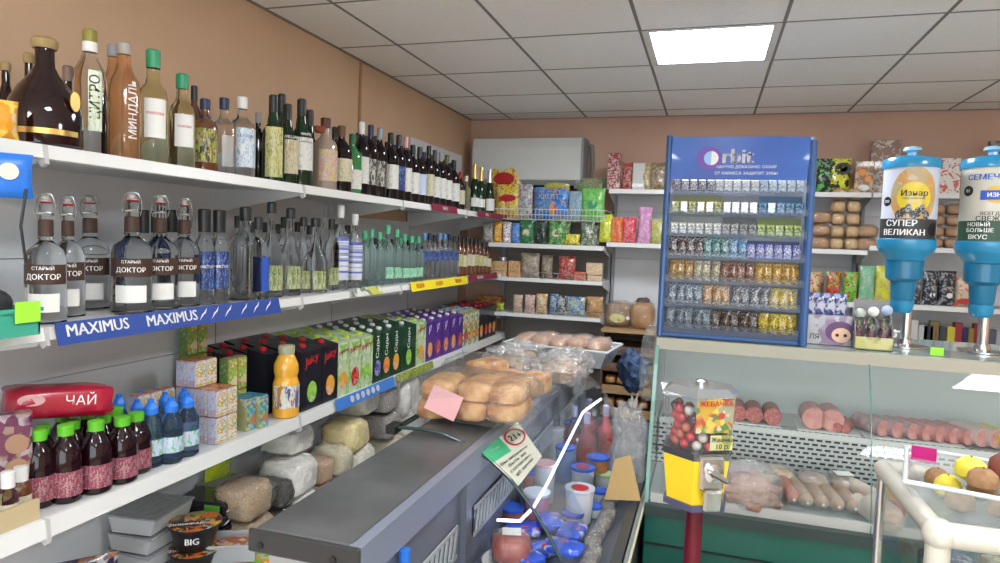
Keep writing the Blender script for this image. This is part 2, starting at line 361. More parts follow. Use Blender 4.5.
# ------------------------------------------------------------------ left wall shelving
ZT, Z2, Z3, ZB = 1.785, 1.36, .902, .42
XF = -1.47; XP = -1.862
yb = [.2, 1.17, 2.2, 3.06, 3.98, 4.9]
ptop = [1.9, 1.9, 1.9, 1.70, 2.243]
where = ['nearest section left of the bracket', 'section behind the swing-top bottles', 'section behind the clear and green bottles', 'section below the gap showing brown wall', 'far section with a tall white end panel']
for s in range(5):
    a, b = yb[s], yb[s+1]
    t = thing('wall_shelving', 'white metal wall shelving, '+where[s], 'shelving', ((XP+XF)/2, (a+b)/2, 0), 0, 'wall shelving sections along the left wall')
    cx, cy = (XP+XF)/2, (a+b)/2
    L = lambda x0, x1, y0, y1, z0, z1: (x0-cx, x1-cx, y0-cy, y1-cy, z0, z1)
    m = MB(); zs = [0.1, .42, .78, 1.14, 1.5, ptop[s]] if s != 3 else [0.1, .42, .78, 1.14, 1.5, 1.70]
    if s == 4: zs = [.1, .42, .78, 1.14, 1.5, 1.86, 2.243]
    for k in range(len(zs)-1): m.box(*L(XP-.02, XP, a+.003, b-.003, zs[k]+.0025, zs[k+1]))
    part('back_panel', m.mesh('back_panel', panelm, False), t)
    m = MB().box(*L(XP-.024, XP-.018, a, b, .1, zs[-1]-.004)); part('backing', m.mesh('backing', seam, False), t)
    part('upright', MB().box(*L(XP-.026, XP-.001, b-.004, b+.004, .0, zs[-1])).mesh('upright', seam, False), t)
    for (z, th, xf, lip) in ((ZT, .03, XF, .033), (Z2, .028, XF, .03), (Z3, .03, XF, .046), (ZB, .05, -1.22, .06)):
        m = MB().box(*L(XP, xf-.012, a+.002, b-.002, z-.022, z))
        sh = part('shelf', m.mesh('shelf', white, False), t)
        pr = MB().prism([(xf-.012-cx, z), (xf-cx-.002, z-.001), (xf-cx+.004, z-lip), (xf-cx-.004, z-lip-.003), (xf-.012-cx, z-.02)], 'y', a+.004-cy, b-.004-cy)
        part('price_rail', pr.mesh('price_rail', whitep, False), sh)
        if z > .5:      # tapering bracket under the joint
            br = MB().prism([(XP-cx, z-.022), (xf-cx-.01, z-.022), (xf-cx-.02, z-.045), (XP-cx+.12, z-.09), (XP-cx, z-.12)], 'y', b-.006-cy, b-.003-cy)
            part('bracket', br.mesh('bracket', white, False), t)
            cap = MB().prism([(xf-.03-cx, z), (xf-cx+.003, z-.002), (xf-cx+.008, z-lip-.012), (xf-cx-.004, z-lip-.02), (xf-.02-cx, z-lip-.004)], 'y', b-.004-cy, b+.006-cy)
            part('end_cap', cap.mesh('end_cap', mat('cap_plastic', (.5, .5, .5), .4), False), sh)
    part('plinth', MB().box(*L(XP, -1.27, a+.002, b-.002, 0, ZB-.05)).mesh('plinth', greyp, False), t)

# ------------------------------------------------------------------ bottles
KIND = {
 'wine': ([(.46, 0), (.5, .012), (.5, .6), (.44, .68), (.24, .76), (.17, .8), (.16, .94), (.18, .95), (.18, .97)], [(.185, .83), (.19, .985), (.16, 1.)]),
 'champ': ([(.45, 0), (.5, .015), (.5, .42), (.42, .55), (.24, .7), (.17, .8), (.16, .93)], [(.25, .69), (.19, .8), (.18, .93), (.23, .94), (.21, .99), (.1, 1.)]),
 'vodka': ([(.46, 0), (.5, .012), (.5, .6), (.43, .67), (.22, .73), (.18, .78), (.17, .9)], [(.2, .85), (.21, .99), (.17, 1.)]),
 'tall': ([(.46, 0), (.5, .012), (.49, .58), (.42, .68), (.26, .76), (.2, .82), (.19, .92)], [(.21, .9), (.22, .99), (.18, 1.)]),
 'martini': ([(.47, 0), (.5, .012), (.49, .56), (.42, .65), (.26, .7), (.22, .76), (.21, .85)], [(.235, .84), (.245, .985), (.2, 1.)]),
 'capped': ([(.46, 0), (.5, .012), (.5, .6), (.45, .66), (.3, .71), (.28, .74), (.28, .78)], [(.31, .76), (.32, .99), (.28, 1.)]),
 'flask': ([(.42, 0), (.5, .02), (.5, .3), (.46, .42), (.34, .55), (.2, .66), (.135, .74), (.125, .93)], [(.16, .9), (.18, .93), (.18, .975), (.14, 1.)]),
 'swing': ([(.46, 0), (.5, .012), (.5, .5), (.45, .56), (.24, .615), (.16, .64), (.2, .655), (.17, .68), (.16, .8), (.16, .9), (.13, .93)], [(.175, .67), (.19, .675), (.185, .79), (.17, .8)]),
 'beefy': ([(.46, 0), (.5, .012), (.5, .5), (.45, .58), (.26, .66), (.24, .72), (.19, .8), (.17, .92)], [(.2, .8), (.2, .985), (.15, 1.)]),
 'pet': ([(.4, 0), (.48, .02), (.5, .06), (.49, .38), (.5, .42), (.47, .6), (.36, .74), (.22, .83), (.2, .88)], [(.25, .86), (.26, .99), (.22, 1.)]),
 'sport': ([(.42, 0), (.5, .03), (.48, .15), (.5, .2), (.48, .38), (.5, .5), (.49, .6), (.36, .72), (.26, .78), (.25, .8)], [(.29, .78), (.29, .87), (.2, .93), (.13, .95), (.14, .99), (.1, 1.)]),
 'juice': ([(.44, 0), (.5, .02), (.5, .47), (.45, .52), (.42, .56), (.47, .64), (.46, .74), (.32, .85), (.26, .89)], [(.3, .88), (.31, .99), (.27, 1.)]),
 'small': ([(.44, 0), (.5, .02), (.5, .55), (.42, .63), (.3, .68), (.28, .72)], [(.34, .7), (.35, .99), (.3, 1.)]),
 'hexneck': ([(.46, 0), (.5, .01), (.5, .42), (.42, .5), (.25, .62), (.16, .72), (.14, .92)], [(.2, .88), (.2, .985), (.15, 1.)]),
}
def bmesh_(kind, m, pw=2.): return cached((kind, m.name, pw), lambda: MB().lathe(KIND[kind][0], 22 if pw == 2. else 32, p=pw).mesh('glass_body', m, True, 50))
def cmesh(kind, m): return cached((kind, 'cap', m.name), lambda: MB().lathe(KIND[kind][1], 16).mesh('cap', m, True, 40))
def band(z0, z1, ha, m, r=.508, pw=2., pts=None):
    def f():
        n = 14; vs = []; fs = []
        for i in range(n+1):
            a = -PI/2-ha+2*ha*i/n
            c, d = math.cos(a), math.sin(a); q = 1 if pw == 2. else (abs(c)**pw+abs(d)**pw)**(-1/pw)
            vs += [(r*q*c, r*q*d, z0), (r*q*c, r*q*d, z1)]
        for i in range(n): fs.append((2*i, 2*i+2, 2*i+3, 2*i+1))
        return mk('label', vs, fs, m, True, 60)
    return cached(('band', z0, z1, ha, m.name, r, pw), f)
def wraptext(s, size, z, m, d, h, a0=0., r=.513, vertical=False, bold=.015):
    """lettering bent round a unit bottle; size in metres, d, h real width and height"""
    def fn(x, y):
        if vertical: x, y = -y, x
        a = -PI/2+a0+x/(d*.5); return (r*math.cos(a), r*math.sin(a), z+y/h)
    return cached(('wt', s, size, z, m.name, round(d, 3), round(h, 3), a0, vertical), lambda: text(s, size, m, fn, bold=bold))
def bottle(label, kind, px, py, wpx, X, z0, body, cap, lab=None, labm=None, rz=1.05, group=None, name='bottle', neck=None, words=None, pw=2., extra=None, Y=None, h=None, d=None, cat='bottle'):
    if Y is None: Y = Yat(px, X, z0+.12)
    if h is None: h = Zat(py, X, Y)-z0
    if d is None: d = wpx/F*depth(X, Y, z0+.15)
    if 190 < px < 462 and z0 == ZT: d *= 1.14
    if px > 198 and z0 == Z2 and X > -1.62: d *= 1.1
    t = thing(name, label, cat, (X, Y, z0), rz, group, (d, d, h))
    part('glass_body', bmesh_(kind, body, pw), t)
    if cap: part('cap', cmesh(kind, cap), t)
    if lab: part('label', band(*lab, labm, pw=pw), t)
    if neck: part('neck_label', band(neck[0], neck[1], PI, neck[2], r=neck[3]), t)
    for w in (words or []):
        part('lettering', wraptext(w[0], w[1], w[2], w[3], d, h, *(w[4:])), t)
    if extra: extra(t, d, h)
    return t
# ---- top shelf
GT = 'bottles on the top shelf'
def TB(label, kind, px, py, w, X, body, cap, **k): return bottle(label, kind, px, py, w, X, ZT, body, cap, group=GT, **k)
cork = mat('cork_cap', (.35, .24, .1), .6); ltgreen = mat('green_cap', (.03, .3, .14), .35); navy = mat('navy_cap', (.02, .03, .08), .35)
goldlab = printed('gold_label', [(.5, .36, .08), (.1, .02, .02), (.5, .3, .1)], 12)
whitelab = printed('white_label', [(.72, .72, .68), (.68, .68, .66), (.74, .74, .7), (.5, .46, .42)], 22)
creamlab = printed('cream_label', [(.6, .56, .38), (.65, .6, .42), (.45, .38, .25)], 22)
bluelab = printed('blue_label', [(.012, .04, .2), (.03, .1, .32), (.008, .02, .1)], 12)
def medal(t, d, h):
    part('medal', MB().lathe([(.09, 0), (.09, .012)], 14).mesh('medal', gold), t, (.42, -.3, .42), (PI/2, 0, .9), (1, 1, 1))
TB('wide dark wine flask at the left edge, half behind a yellow pack', 'flask', 6, 62, 27, -1.72, gwine, cork)
TB('dark red wine flask standing behind the largest flask', 'flask', 29, 53, 27, -1.75, gwine, cork)
TB('largest dark wine flask with gold label and wide foil cap', 'flask', 45, 38, 66, -1.545, gwine, cork, lab=(.1, .15, 1.1), labm=gold, rz=.75, extra=medal)
TB('dark bottle peeking out right of the largest flask', 'wine', 68, 66, 26, -1.68, gwine, mat('clearcap', (.25, .16, .12), .4))
vert = printed('green_tall_label', [(.65, .72, .6), (.5, .68, .3), (.75, .8, .7)], 18)
TB('tall clear glass bottle with vertical white label and green-gold cap', 'tall', 90, 30, 31, -1.54, gclear, mat('olive_cap', (.25, .22, .03), .4), lab=(.18, .66, .4), labm=vert, rz=1.15, words=[('ЦИТРО', .032, .45, ink, .0, .52, True)], neck=(.82, .9, paper, .215))
TB('brown bottle behind the amber one', 'tall', 113, 45, 24, -1.66, gamber, greyp)
TB('tall amber drink bottle with vertical lettering and grey screw cap', 'tall', 124, 43, 31, -1.54, gamber, mat('grey_cap', (.4, .35, .33), .4), words=[('МИНДАЛЬ', .03, .42, wink, .45, .52, True)], rz=.9)
TB('larger pale green vermouth bottle with green cap and white label', 'martini', 153, 50, 28, -1.54, gyel, ltgreen, lab=(.22, .56, .75), labm=paper, rz=.95, words=[('MARTINI', .012, .43, red)])
TB('smaller pale green vermouth bottle with green cap and white label', 'martini', 182, 74, 25, -1.545, gyel, ltgreen, lab=(.22, .56, .75), labm=paper, rz=.95, words=[('MARTINI', .010, .43, red)])
TB('dark bottle with black cap behind the smaller vermouth', 'wine', 194, 86, 15, -1.62, gbrown, blackp)
TB('brown liqueur bottle with yellow-green diagonal label', 'vodka', 205, 99, 21, -1.54, gbrown, navy, lab=(.12, .58, 1.1), labm=printed('lime_label', [(.03, .04, .02), (.3, .36, .04), (.25, .1, .03), (.5, .45, .2)], 12), neck=(.7, .76, navy, .24))
TB('clear vodka bottle with navy cap on the top shelf', 'vodka', 224, 98, 20, -1.545, gclear, navy, lab=(.1, .5, .5), labm=film('frost', (.85, .9, .95), .1, .4, haze=.3))
TB('clear vodka bottle with white cap and pale blue patterned label', 'vodka', 242, 97, 22, -1.545, gclear, whitep, lab=(.12, .6, 1.2), labm=printed('ice_label', [(.6, .7, .8), (.3, .45, .6), (.75, .78, .8)], 14), words=[('БЕЛАЯ', .014, .5, blueink)])
TB('dark slim bottle with grey cap beside the white-capped vodka', 'vodka', 258, 113, 13, -1.6, gdark, greyp)
gl = printed('yellow_label', [(.55, .52, .18), (.6, .56, .25), (.3, .3, .1)], 14)
TB('dark green herbal liqueur bottle with tall yellow-green label', 'beefy', 273, 95, 20, -1.54, gdgreen, blackp, lab=(.05, .62, .8), labm=gl, rz=.75)
TB('dark green bottle with black cap just behind the yellow-labelled liqueur', 'beefy', 281, 94, 17, -1.66, gdgreen, blackp)
wlab = printed('port_label', [(.6, .55, .35), (.5, .35, .12), (.65, .62, .5)], 20)
TB('dark green whisky bottle with brown and cream label', 'beefy', 287, 104, 19, -1.555, gdgreen, blackp, lab=(.13, .55, 1.1), labm=wlab, words=[('WILLIAM', .016, .58, wink)])
TB('dark green whisky bottle with white label, left of the ribboned bottle', 'beefy', 301, 99, 20, -1.545, gdgreen, blackp, lab=(.18, .55, 1.1), labm=whitelab, words=[('WHITE', .014, .585, wink), ('LAWSONS', .012, .5, ink)])
TB('dark green bottle half hidden behind the white-labelled whisky', 'beefy', 309, 110, 17, -1.66, gdgreen, blackp)
TB('clear floral bottle with brown ribbon-like stopper', 'vodka', 325, 118, 21, -1.545, mat('pink_clear', (.75, .6, .5), .05, trans=.6), mat('brown_cap', (.1, .03, .02), .5), lab=(.12, .55, 1.), labm=printed('flower_label', [(.6, .3, .25), (.6, .5, .4), (.5, .3, .4), (.6, .55, .1)], 14),
   extra=lambda t, d, h: part('ribbon', mk('ribbon', *blob(.5, .35, .1, 3, .4), mat('brown_ribbon', (.25, .06, .03), .6)), t, (-.25, 0, .78)))
TB('dark bottle with cream slanting label and brown neck label', 'wine', 341, 126, 19, -1.545, gdark, mat('brown_caps', (.12, .05, .02), .4), lab=(.16, .5, 1.2), labm=creamlab)
TB('dark wine bottle behind the cream-labelled bottle', 'wine', 334, 127, 13, -1.67, gdark, blackp)
TB('bright green glass bottle with round white label', 'wine', 352, 134, 17, -1.55, ggreen2, mat('green_caps', (.02, .12, .04), .4), lab=(.08, .4, 1.2), labm=whitelab)
wines = [(361, 122, 14, whitep, whitelab, 'white capsule and narrow pale label'), (370, 125, 14, navy, None, 'dark capsule, first of the pair with curling labels'), (379, 128, 14, greyp, None, 'grey capsule, second of the pair with curling labels'),
 (390, 133, 15, blackp, whitelab, 'black capsule and white square label'), (398, 135, 13, navy, bluelab, 'blue label and navy capsule'), (405, 137, 12, pinkm, whitelab, 'pale pink capsule'),
 (412, 145, 13, blackp, whitelab, 'short black capsule, left of the pale blue label'), (419, 147, 13, darkgrey, mat('ltblue', (.5, .58, .75), .5), 'pale blue label'),
 (428, 146, 11, blackp, creamlab, 'olive patterned label'), (434, 150, 11, darkgrey, whitelab, 'dark grey capsule'), (440, 152, 11, greyp, whitelab, 'mid grey capsule'), (446, 155, 11, mat('olive', (.1, .12, .04), .5), whitelab, 'olive capsule'),
 (453, 160, 12, blackp, whitelab, 'black capsule, last of the white-labelled wines'), (460, 172, 9, redcap, creamlab, 'short red capsule')]
for k, (px, py, w, c, l, txt) in enumerate(wines):
    if l is None: l = printed('curl_label', [(.02, .02, .02), (.5, .48, .4), (.03, .03, .03)], 9)
    TB('dark wine bottle with '+txt, 'wine', px, py, w, -1.55, gdark, c, lab=(.16, .52, 1.3), labm=l)
for k, (px, py) in enumerate([(357, 133), (366, 136), (375, 136), (386, 142), (394, 145), (402, 146), (409, 150), (423, 152), (431, 155), (443, 160), (450, 163)]):
    TB('dark wine bottle in the second row of the top shelf, '+ORD[k]+' from the left', 'wine', px, py, 11, -1.68, gdark, [blackp, navy, darkgrey][k % 3])
TB('small pale yellow bottle left of the gold-foiled sparkling wines', 'vodka', 466, 176, 10, -1.54, gyel, cream)
TB('sparkling wine bottle with gold foil, left one of two', 'champ', 474, 164, 11, -1.55, gdgreen, gold, lab=(.12, .3, 1.2), labm=paper)
TB('sparkling wine bottle with gold foil, right one of two', 'champ', 480.5, 167, 10, -1.52, gdgreen, gold, lab=(.12, .3, 1.2), labm=paper)
TB('sparkling wine bottle with silver foil and white label', 'champ', 489, 169, 11, -1.53, gdgreen, silver, lab=(.08, .34, 1.2), labm=paper)
# yellow-orange pack at the left edge of the top shelf
pk = onX(4, 140, -1.5)
pv = pillow(.08, .085, .04, 3)
solo('snack_pack', mk('snack_pack', *pv, printed('orange_pack', [(.8, .42, .03), (.7, .3, .02), (.8, .6, .1)], 20, bump=.3)), 'orange and yellow foil pack at the left edge of the top shelf', 'pack', (-1.50, Yat(-3, -1.50, 1.82), ZT), 1.2)

# ---- second shelf
G2 = 'bottles on the second shelf'
def SB(label, kind, px, py, w, X, body, cap, **k): return bottle(label, kind, px, py, w, X, Z2, body, cap, group=G2, **k)
wire = mat('wire_steel', (.3, .3, .3), .35, 1.)
def swingtop(t, d, h):
    part('stopper', cached('stopper', lambda: MB().lathe([(.12, .92), (.15, .93), (.15, .945), (.1, .95), (.1, .975), (.12, .98), (.08, .99)], 14).mesh('stopper', mat('pale_stopper', (.4, .37, .36), .35))), t)
    part('seal', cached('seal', lambda: MB().lathe([(.15, .925), (.17, .93), (.15, .936)], 14).mesh('seal', redcap)), t)
    def w():
        m = MB(); k = .13
        for s in (-.06, .06): m.tube([(-.19, s, .81), (-.24, s, .87), (-.22, s*.8, .93), (-.15, s*.5, .985), (0, 0, .992), (.15, s*.5, .985), (.22, s*.8, .93), (.24, s, .87), (.19, s, .81)], .011, 5)
        m.tube([(-.2, -.0, .83), (-.15, -.15, .845), (0, -.2, .85), (.15, -.15, .845), (.2, 0, .83)], .011, 5)
        return m.mesh('wire_clasp', wire)
    part('wire_clasp', cached('clasp', w), t)
def docbottle(label, px, py, w, X, rz=.75):
    SB(label, 'swing', px, py, w, X, gclear, brownlab, lab=(.31, .46, 1.3), labm=brownlab, rz=rz, extra=swingtop,
       words=[('СТАРЫЙ', .011, .43, wink), ('ДОКТОР', .018, .365, wink)])
    part('lower_label', band(.1, .24, .8, paper), [q for q in C.objects if q.get('label') == label][0])
for px, py, w, X, lb in ((46, 193, 36, -1.53, 'leftmost clear swing-top bottle with brown label, left shelf end'), (68, 196, 30, -1.60, 'clear swing-top bottle, middle of the left three'), (90, 195, 35, -1.70, 'clear swing-top bottle, right one of the left three'),
       (132, 192, 37, -1.54, 'clear swing-top bottle, left one of the right three'), (160, 195, 34, -1.55, 'clear swing-top bottle, middle of the right three'), (184, 198, 30, -1.56, 'clear swing-top bottle, right one of the right three')):
    docbottle(lb, px, py, w, X)
for k, (px, py, w, X) in enumerate([(144, 210, 15, -1.68), (155, 211, 13, -1.74), (172, 210, 16, -1.68)]):
    SB('black-capped clear bottle standing behind the right swing-top three, '+ORD[k]+' from left', 'capped', px, py, w, X, gclear, blackp, lab=(.2, .5, 1.2), labm=bluelab)
for k, (px, py) in enumerate([(204, 209), (219, 210)]):
    SB('clear bottle with black cap and deep blue label, '+('left' if k == 0 else 'right')+' one', 'capped', px, py, 17, -1.55+.01*k, gclear, blackp, lab=(.17, .56, 1.4), labm=bluelab, words=[('ЧИСТАЯ', .012, .4, wink)])
SB('clear bottle half hidden left of the two blue-labelled ones', 'vodka', 193, 215, 12, -1.7, gclear, greyp)
gr = printed('green_gold_label', [(.2, .3, .12), (.5, .5, .3), (.05, .15, .06), (.4, .35, .1)], 12)
dc = mat('dark_caps', (.022, .025, .028), .35)
second = [
 ('square-shouldered clear bottle with dark cap right of the blue labels', 'vodka', 245, 207, 25, -1.55, gclear, dc, None, None, 4.),
 ('clear bottle with bright blue label and dark cap', 'vodka', 258, 217, 19, -1.54, gclear, dc, (.1, .52, 1.), blueink, 2.),
 ('tall clear bottle with black stopper and ornate green label', 'hexneck', 271, 202, 21, -1.55, gclear, dc, (.08, .34, .8), gr, 2.),
 ('clear bottle behind the tall ornate one', 'vodka', 283, 217, 14, -1.66, gclear, dc, None, None, 2.),
 ('second ornate clear bottle with black stopper and green label', 'hexneck', 290, 208, 20, -1.55, gclear, dc, (.08, .34, .8), gr, 2.),
 ('clear bottle with dark cap and flower motif', 'hexneck', 303, 217, 16, -1.57, gclear, dc, (.06, .3, .8), gr, 2.),
 ('bell-shaped clear bottle with broad black stopper', 'hexneck', 315, 218, 22, -1.545, gclear, dc, (.05, .3, .6), gr, 2.),
 ('slender tall clear bottle with pale cap behind the bell-shaped bottle', 'vodka', 325, 205, 13, -1.66, gclear, greyp, (.2, .55, 1.), whitelab, 2.),
 ('small clear bottle with floral label left of the blue and white pair', 'vodka', 331, 219, 14, -1.56, gclear, dc, (.08, .32, 1.), gr, 2.),
 ('taller clear bottle with white and blue banded label', 'vodka', 340, 205, 15, -1.545, gclear, whitep, (.12, .62, 1.4), None, 2.),
 ('shorter clear bottle with white and blue banded label', 'vodka', 354, 214, 15, -1.545, gclear, whitep, (.12, .62, 1.4), None, 2.),
]
band_lab = printed('banded_label', [(.6, .63, .75), (.1, .15, .5), (.7, .72, .78)], 4, stretch=(.01, .01, 3))
for lb, kd, px, py, w, X, b, c, l, lm, pw in second:
    SB(lb, kd, px, py, w, X, b, c, lab=l, labm=lm or band_lab, pw=pw)
for k, (px, py, X) in enumerate([(237, 216, -1.68), (251, 222, -1.7), (264, 222, -1.7), (277, 224, -1.72), (297, 222, -1.7), (309, 225, -1.7), (335, 224, -1.7), (347, 225, -1.7)]):
    SB('clear bottle in the back row of the second shelf, '+ORD[k]+' from the left', 'vodka', px, py, 14, X, gclear, dc)
greenc = mat('mint_cap', (.1, .45, .25), .4)
mint = printed('mint_label', [(.12, .5, .28), (.15, .55, .3), (.5, .7, .55)], 10)
greens = [(364, 231, 11), (371, 229, 11), (379, 232, 11), (387, 225, 12), (396, 229, 11), (404, 234, 11), (411, 236, 11), (418, 236, 10)]
for k, (px, py, w) in enumerate(greens):
    SB('aqua-green glass bottle with green cap, '+ORD[k]+' from the left', 'vodka', px, py, w, -1.55, gaqua, greenc, lab=(.1, .3, 1.3) if k > 2 else None, labm=mint)
for k, (px, py) in enumerate([(367, 237), (375, 238), (383, 238), (391, 239), (400, 238), (408, 240), (415, 240)]):
    SB('green-tinted bottle in the back row behind the aqua ones, '+ORD[k]+' from the left', 'vodka', px, py, 10, -1.68, gaqua, [greenc, dc][k % 2])
bc = mat('sky_blue_cap', (.12, .25, .5), .4)
rest = [(424, 233, bc), (429, 233, navy), (434, 235, blackp), (439, 233, bc), (444, 234, bc), (449, 234, navy), (454, 236, dc)]
for k, (px, py, c) in enumerate(rest):
    SB('clear vodka bottle with '+('blue' if c is bc else 'dark')+' cap above the yellow strip, '+ORD[k]+' from left', 'vodka', px, py, 9, -1.55, gclear, c, lab=(.4, .62, 1.4), labm=bluelab)
for k, (px, py) in enumerate([(459, 236), (463, 238), (467, 236), (471, 238), (475, 238), (479, 240), (483, 242), (487, 246)]):
    SB('brown spirit bottle with yellow label at the far shelf end, '+ORD[k]+' from left', 'vodka', px, py, 8, -1.55+.01*(k % 2), gbrown, dc, lab=(.25, .55, 1.2), labm=gl if k in (0, 4, 5) else creamlab)
for k in range(9):
    SB('dark-capped bottle of the back row over the yellow strip, '+ORD[k]+' from left', 'vodka', 424+6.2*k, 238+k*.6, 8, -1.68, gclear if k < 6 else gbrown, dc)

# strips along the shelf fronts
def strip(name, label, z, y0, y1, hgt, m, words, tilt=.25, xf=XF, groups=None):
    """a card strip clipped in front of the price rail; words = (text, size, centre y, dz, material)"""
    t = thing(name, label, 'price strip', (xf+.007, (y0+y1)/2, z), 0)
    cy = (y0+y1)/2
    f = lambda u, v: (math.sin(tilt)*(hgt-v)+.0, u, (v-hgt)*math.cos(tilt)+.003)
    vs = []; 
    for u in (y0-cy, y1-cy):
        for v in (0, hgt): vs.append(f(u, v))
    vs += [(x-.003, y, zz) for x, y, zz in vs]
    part('card', mk('card', vs, [(0, 2, 3, 1), (4, 5, 7, 6), (0, 1, 5, 4), (2, 6, 7, 3), (1, 3, 7, 5), (0, 4, 6, 2)], m, False), t)
    for s, size, yc_, dv, wm in words:
        part('lettering', text(s, size, wm, lambda x, y: tuple(a+b for a, b in zip(f(yc_-cy+x, dv+y), (.0012, 0, 0))), bold=.025), t)
    return t
blues = mat('blue_card', (.02, .06, .3), .4)
Ys = lambda px, z: Yat(px, XF+.01, z)
ya, yb_ = Ys(56, Z2-.02), Ys(279, Z2-.02)
st = strip('promo_strip', 'dark blue promotional strip with white lettering under the swing-top bottles', Z2+.006, ya, yb_, .055, blues,
      [('MAXIMUS', .042, Ys(98, Z2-.02), .032, wink), ('MAXIMUS', .044, Ys(172, Z2-.02), .03, wink)])
# white lightning marks on the right half
mkz = MB()
for px in (202, 214, 227, 243, 255, 267):
    y = Ys(px, Z2)-(ya+yb_)/2
    f = lambda u, v: (math.sin(.25)*(.055-v)+.0014, u, (v-.055)*math.cos(.25)+.003)
    mkz.add([f(y-.02, .012), f(y+.003, .03), f(y-.004, .031), f(y+.022, .05), f(y+.006, .036), f(y+.012, .034)], [(0, 1, 2), (1, 5, 4, 2), (5, 3, 4)])
part('lightning_mark', mkz.mesh('lightning_mark', wink, False), st)
strip('promo_strip', 'bright yellow strip with red lettering on the second shelf', Z2+.006, Ys(411, Z2), Ys(467, Z2), .05, mat('yellow_card', (.85, .68, .02), .5),
      [('ВОДКА', .03, Ys(420, Z2), .025, red), ('ВОДКА', .03, Ys(439, Z2), .025, red), ('ВОДКА', .03, Ys(458, Z2), .025, red)])
strip('promo_strip', 'dark burgundy strip right of the yellow strip', Z2+.006, Ys(469, Z2), min(Ys(497, Z2), 4.88), .04, burg, [('КОНЬЯК', .03, Ys(480, Z2), .02, wink)])
strip('promo_strip', 'burgundy strip on the top shelf under the pale-labelled wines', ZT+.004, Ys(432, ZT), Ys(457, ZT), .042, burg, [('ВИНО', .026, Ys(445, ZT), .021, wink)])
strip('promo_strip', 'burgundy strip at the far end of the top shelf under the sparkling wines', ZT+.004, Ys(478, ZT), 4.88, .042, burg, [('ВИНО', .026, Ys(487, ZT), .021, wink)])
lb_ = mat('light_blue_card', (.06, .2, .6), .4)
strip('promo_strip', 'light blue strip with tiny round marks under the green cartons', Z3+.004, Ys(336, Z3), Ys(394, Z3), .05, lb_, [('● ● ● ● ● ●', .04, Ys(365, Z3), .025, wink)])
strip('promo_strip', 'olive green strip on the carton shelf right of the blue strip', Z3+.004, Ys(397, Z3), Ys(433, Z3), .04, printed('olive_strip', [(.25, .3, .03), (.35, .4, .08), (.15, .22, .03)], 30), [])
strip('promo_strip', 'white and yellow slanted price card on the second shelf edge', Z2+.006, Ys(353, Z2), Ys(380, Z2), .04, printed('cardstrip', [(.75, .75, .7), (.6, .6, .1), (.2, .25, .2)], 9), [], tilt=.6)

# left-edge clutter on the second shelf: green basket, blue scoop, tag
gb = thing('plastic_basket', 'green plastic basket at the left edge of the second shelf', 'basket', (-1.46, Yat(40, -1.39, 1.4)-.1, Z2), 0)
m = MB(); gp = mat('teal_green_plastic', (.05, .35, .25), .4)
W, D, H = .2, .14, .06
for a, b, c, d in ((-D/2, D/2, -W/2, -W/2+.004), (-D/2, D/2, W/2-.004, W/2), (-D/2, -D/2+.004, -W/2, W/2), (D/2-.004, D/2, -W/2, W/2)): m.box(a, b, c, d, .004, H)
m.box(-D/2, D/2, -W/2, W/2, 0, .004); m.box(D/2, D/2+.006, -W/2-.004, W/2+.004, H-.008, H)
part('basket_body', m.mesh('basket_body', gp, False), gb)
part('price_tag', bx(D/2+.006, D/2+.008, W/2-.06, W/2-.005, .03, .075, lime), gb)
solo('dark_pouch', mk('dark_pouch', *blob(.17, .1, .1, 4, .2), mat('dark_fabric', (.02, .02, .022), .6)), 'black pouch lying in the green basket', 'pouch', (-1.46, Yat(40, -1.39, 1.4)-.1, Z2+.005), 1.5)
bs = thing('blue_pouch', 'blue pouch with yellow and white badge hanging at the left edge', 'pouch', (-1.44, Yat(8, -1.44, 1.7), 1.655), 1.0)
part('pouch_body', mk('pouch_body', *pillow(.09, .095, .03, 9), blue), bs)
part('badge', MB().lathe([(.018, 0), (.018, .002)], 14).mesh('badge', cream), bs, (0.0, -.018, .055), (PI/2, 0, 0))
part('cord', MB().tube([(.03, -.02, .02), (.02, -.02, -.06), (.03, 0, -.14)], .003, 6).mesh('cord', blackp), bs)

# ---- third shelf: drinks and cartons
G3 = 'drinks on the third shelf'
pk_lab = printed('pinkish_label', [(.24, .04, .08), (.26, .05, .09), (.22, .04, .07), (.4, .2, .2)], 16)
gcap = mat('bright_green_cap', (.12, .5, .03), .35)
for k, (px, py, X) in enumerate([(39, 429, -1.56), (66, 424, -1.53), (96, 420, -1.515), (122, 416, -1.515), (136, 412, -1.54), (43, 425, -1.64), (73, 420, -1.62), (104, 414, -1.61), (116, 407, -1.64), (87, 410, -1.70), (62, 412, -1.72)]):
    w = 29 if k < 5 else 25
    bottle('dark cherry drink bottle with bright green cap, '+(ORD[k]+' of the front row' if k < 5 else ORD[k-5]+' behind the front row'), 'pet', px, py, w, X, Z3, gpurple, gcap, lab=(.1, .42, 1.35), labm=pk_lab, group='dark drinks with green caps', rz=.8)
sl = printed('water_label', [(.5, .6, .75), (.3, .5, .8), (.15, .5, .2), (.6, .65, .8)], 8)
bcap = mat('blue_sport_cap', (.03, .2, .75), .35)
for k, (px, py, X) in enumerate([(151, 399, -1.54), (171, 397, -1.515), (187, 393, -1.52), (137, 399, -1.62), (165, 392, -1.60), (184, 388, -1.61), (119, 394, -1.66), (140, 391, -1.70), (155, 388, -1.71), (103, 396, -1.75)]):
    bottle('blue water bottle with blue sport cap, '+(ORD[k]+' of the front row' if k < 3 else ORD[k-3]+' behind the front row'), 'sport', px, py, 23 if k < 3 else 20, X, Z3, gblue, bcap, lab=(.18, .42, 1.4), labm=sl, group='blue water bottles', rz=.9)
